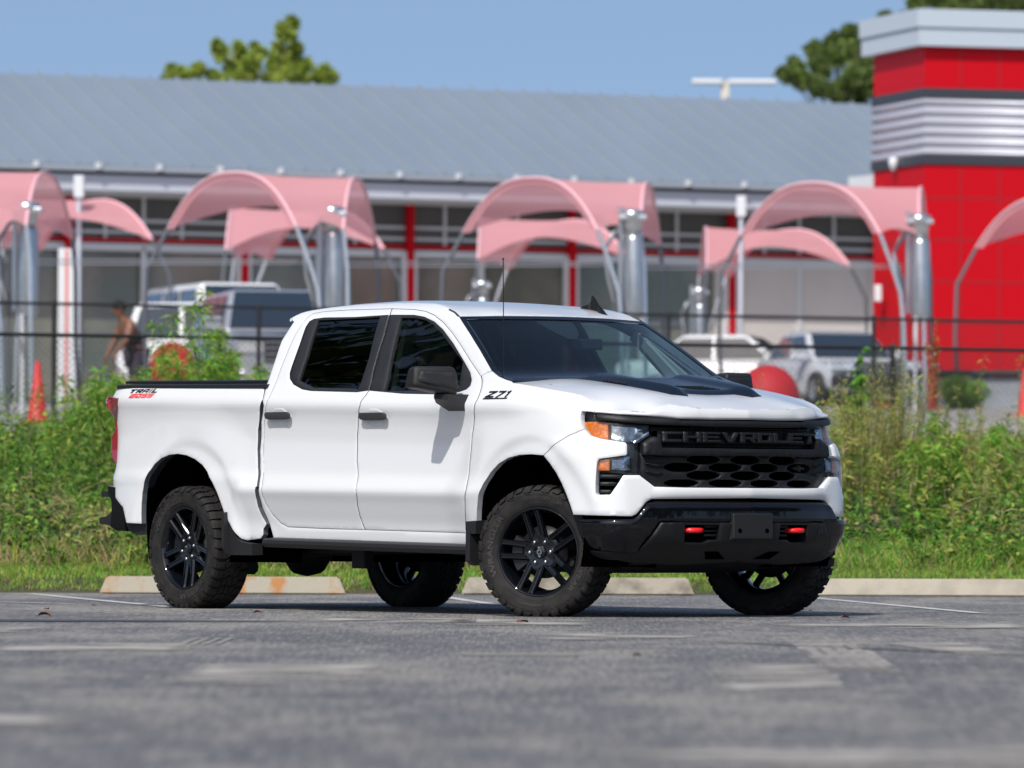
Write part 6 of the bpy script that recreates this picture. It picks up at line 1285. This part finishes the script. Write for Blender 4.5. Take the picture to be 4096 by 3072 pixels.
blob_tree('broadleaf_tree', 'low yellow-green tree tips peeping over the roof ridge, leftmost of the trees', 153, bl([(1050, 500, 28), (1125, 465, 42), (1190, 490, 38), (1290, 465, 42), (1390, 505, 40), (1180, 550, 80), (1330, 560, 80)], 0, 0, .6175, 153), [T_y, T_g, T_d], [.55, .33, .12], (.08, .17), 380, 9)
blob_tree('pine_tree', 'dark pine directly left of the red tower', 160, bl([(665, 490, 48), (735, 405, 58), (760, 500, 60), (860, 330, 60), (900, 430, 95), (985, 250, 55), (1000, 360, 95), (1100, 190, 48), (1120, 290, 90), (1180, 210, 60), (1180, 400, 110), (860, 560, 75), (980, 600, 90), (1120, 600, 100), (1060, 500, 50), (1230, 300, 100), (1230, 560, 110), (1000, 700, 110), (1180, 720, 120)], 2732, 0, .6175, 160), [T_p, T_g, T_d], [.5, .3, .2], (.10, .22), 420, 11)
blob_tree('pine_tree', 'dark tree showing above the cornice of the red tower', 166, bl([(1490, 30, 45), (1600, -20, 80), (1720, 10, 70), (1850, -20, 90), (1980, 0, 80), (2100, -10, 90), (2230, 10, 90), (1700, 90, 110), (1900, 100, 120), (2100, 100, 120), (1300, 110, 30), (1440, 90, 30)], 2732, 0, .6175, 166), [T_p, T_g, T_d], [.4, .35, .25], (.10, .22), 420, 12)
rng = np.random.default_rng(42)
pl = empty('parking_light', (xat(2897, 150), 150, gz(150)), 0, 'white T-shaped parking light above the roof ridge', 'street light'); zt = ztop(322, 150)
m = MB(); m.box((-.09, -.09, 0), (.09, .09, zt)); m.build('pole', mat('cream_pole', (.6,.55,.45), .6), pl)
for s, x1_ in ((-1, -.80), (1, 1.23)): m = MB(); m.box((min(.06*s, x1_), -.22, zt-.06), (max(.06*s, x1_), .22, zt+.05), bev=.03); m.build('lamp_head', M_white, pl)
# woods outside the picture, mirrored in glass; right row added to darken the bumper
wd_ = Leaves()
for (x_, y_, hh, rr) in [(-19, 38, 13, 3.0), (-21, 44, 18, 3.4), (-18, 49, 12.5, 2.6), (-24, 55, 19, 4.0), (-20, 61, 14, 3.2), (-30, 34, 16, 4), (-28, 66, 17, 5), (-36, 48, 22, 6), (-23, 30, 14, 3.6)]+[(17, 8, 8, 3.4), (16, 14, 9, 3.6), (17.5, 20, 8, 3.5), (16, 26, 9.5, 3.6), (18, 31, 8, 3.4), (20, 36, 9, 3.4), (22, 2, 10, 5)]:
    n = 2600; d = rng.normal(size=(n, 3)); d /= np.linalg.norm(d, axis=1, keepdims=True); P = np.array([[x_, y_, hh*.58]])+d*(rng.random((n, 1))**.4)*np.array([[rr, rr, hh*.42]]); P += rng.normal(size=(n, 3))*.35
    wd_.leaf(P, d+rdir(n, .1), rng.uniform(.35, .8, n), rng.uniform(.25, .5, n), rng.choice([2, 7, 7], n))
wo = tag(wd_.build('unseen_woods', LM+[leafmat('unseen_leaf_shade', (.030,.045,.014), .25)]), kind='stuff')
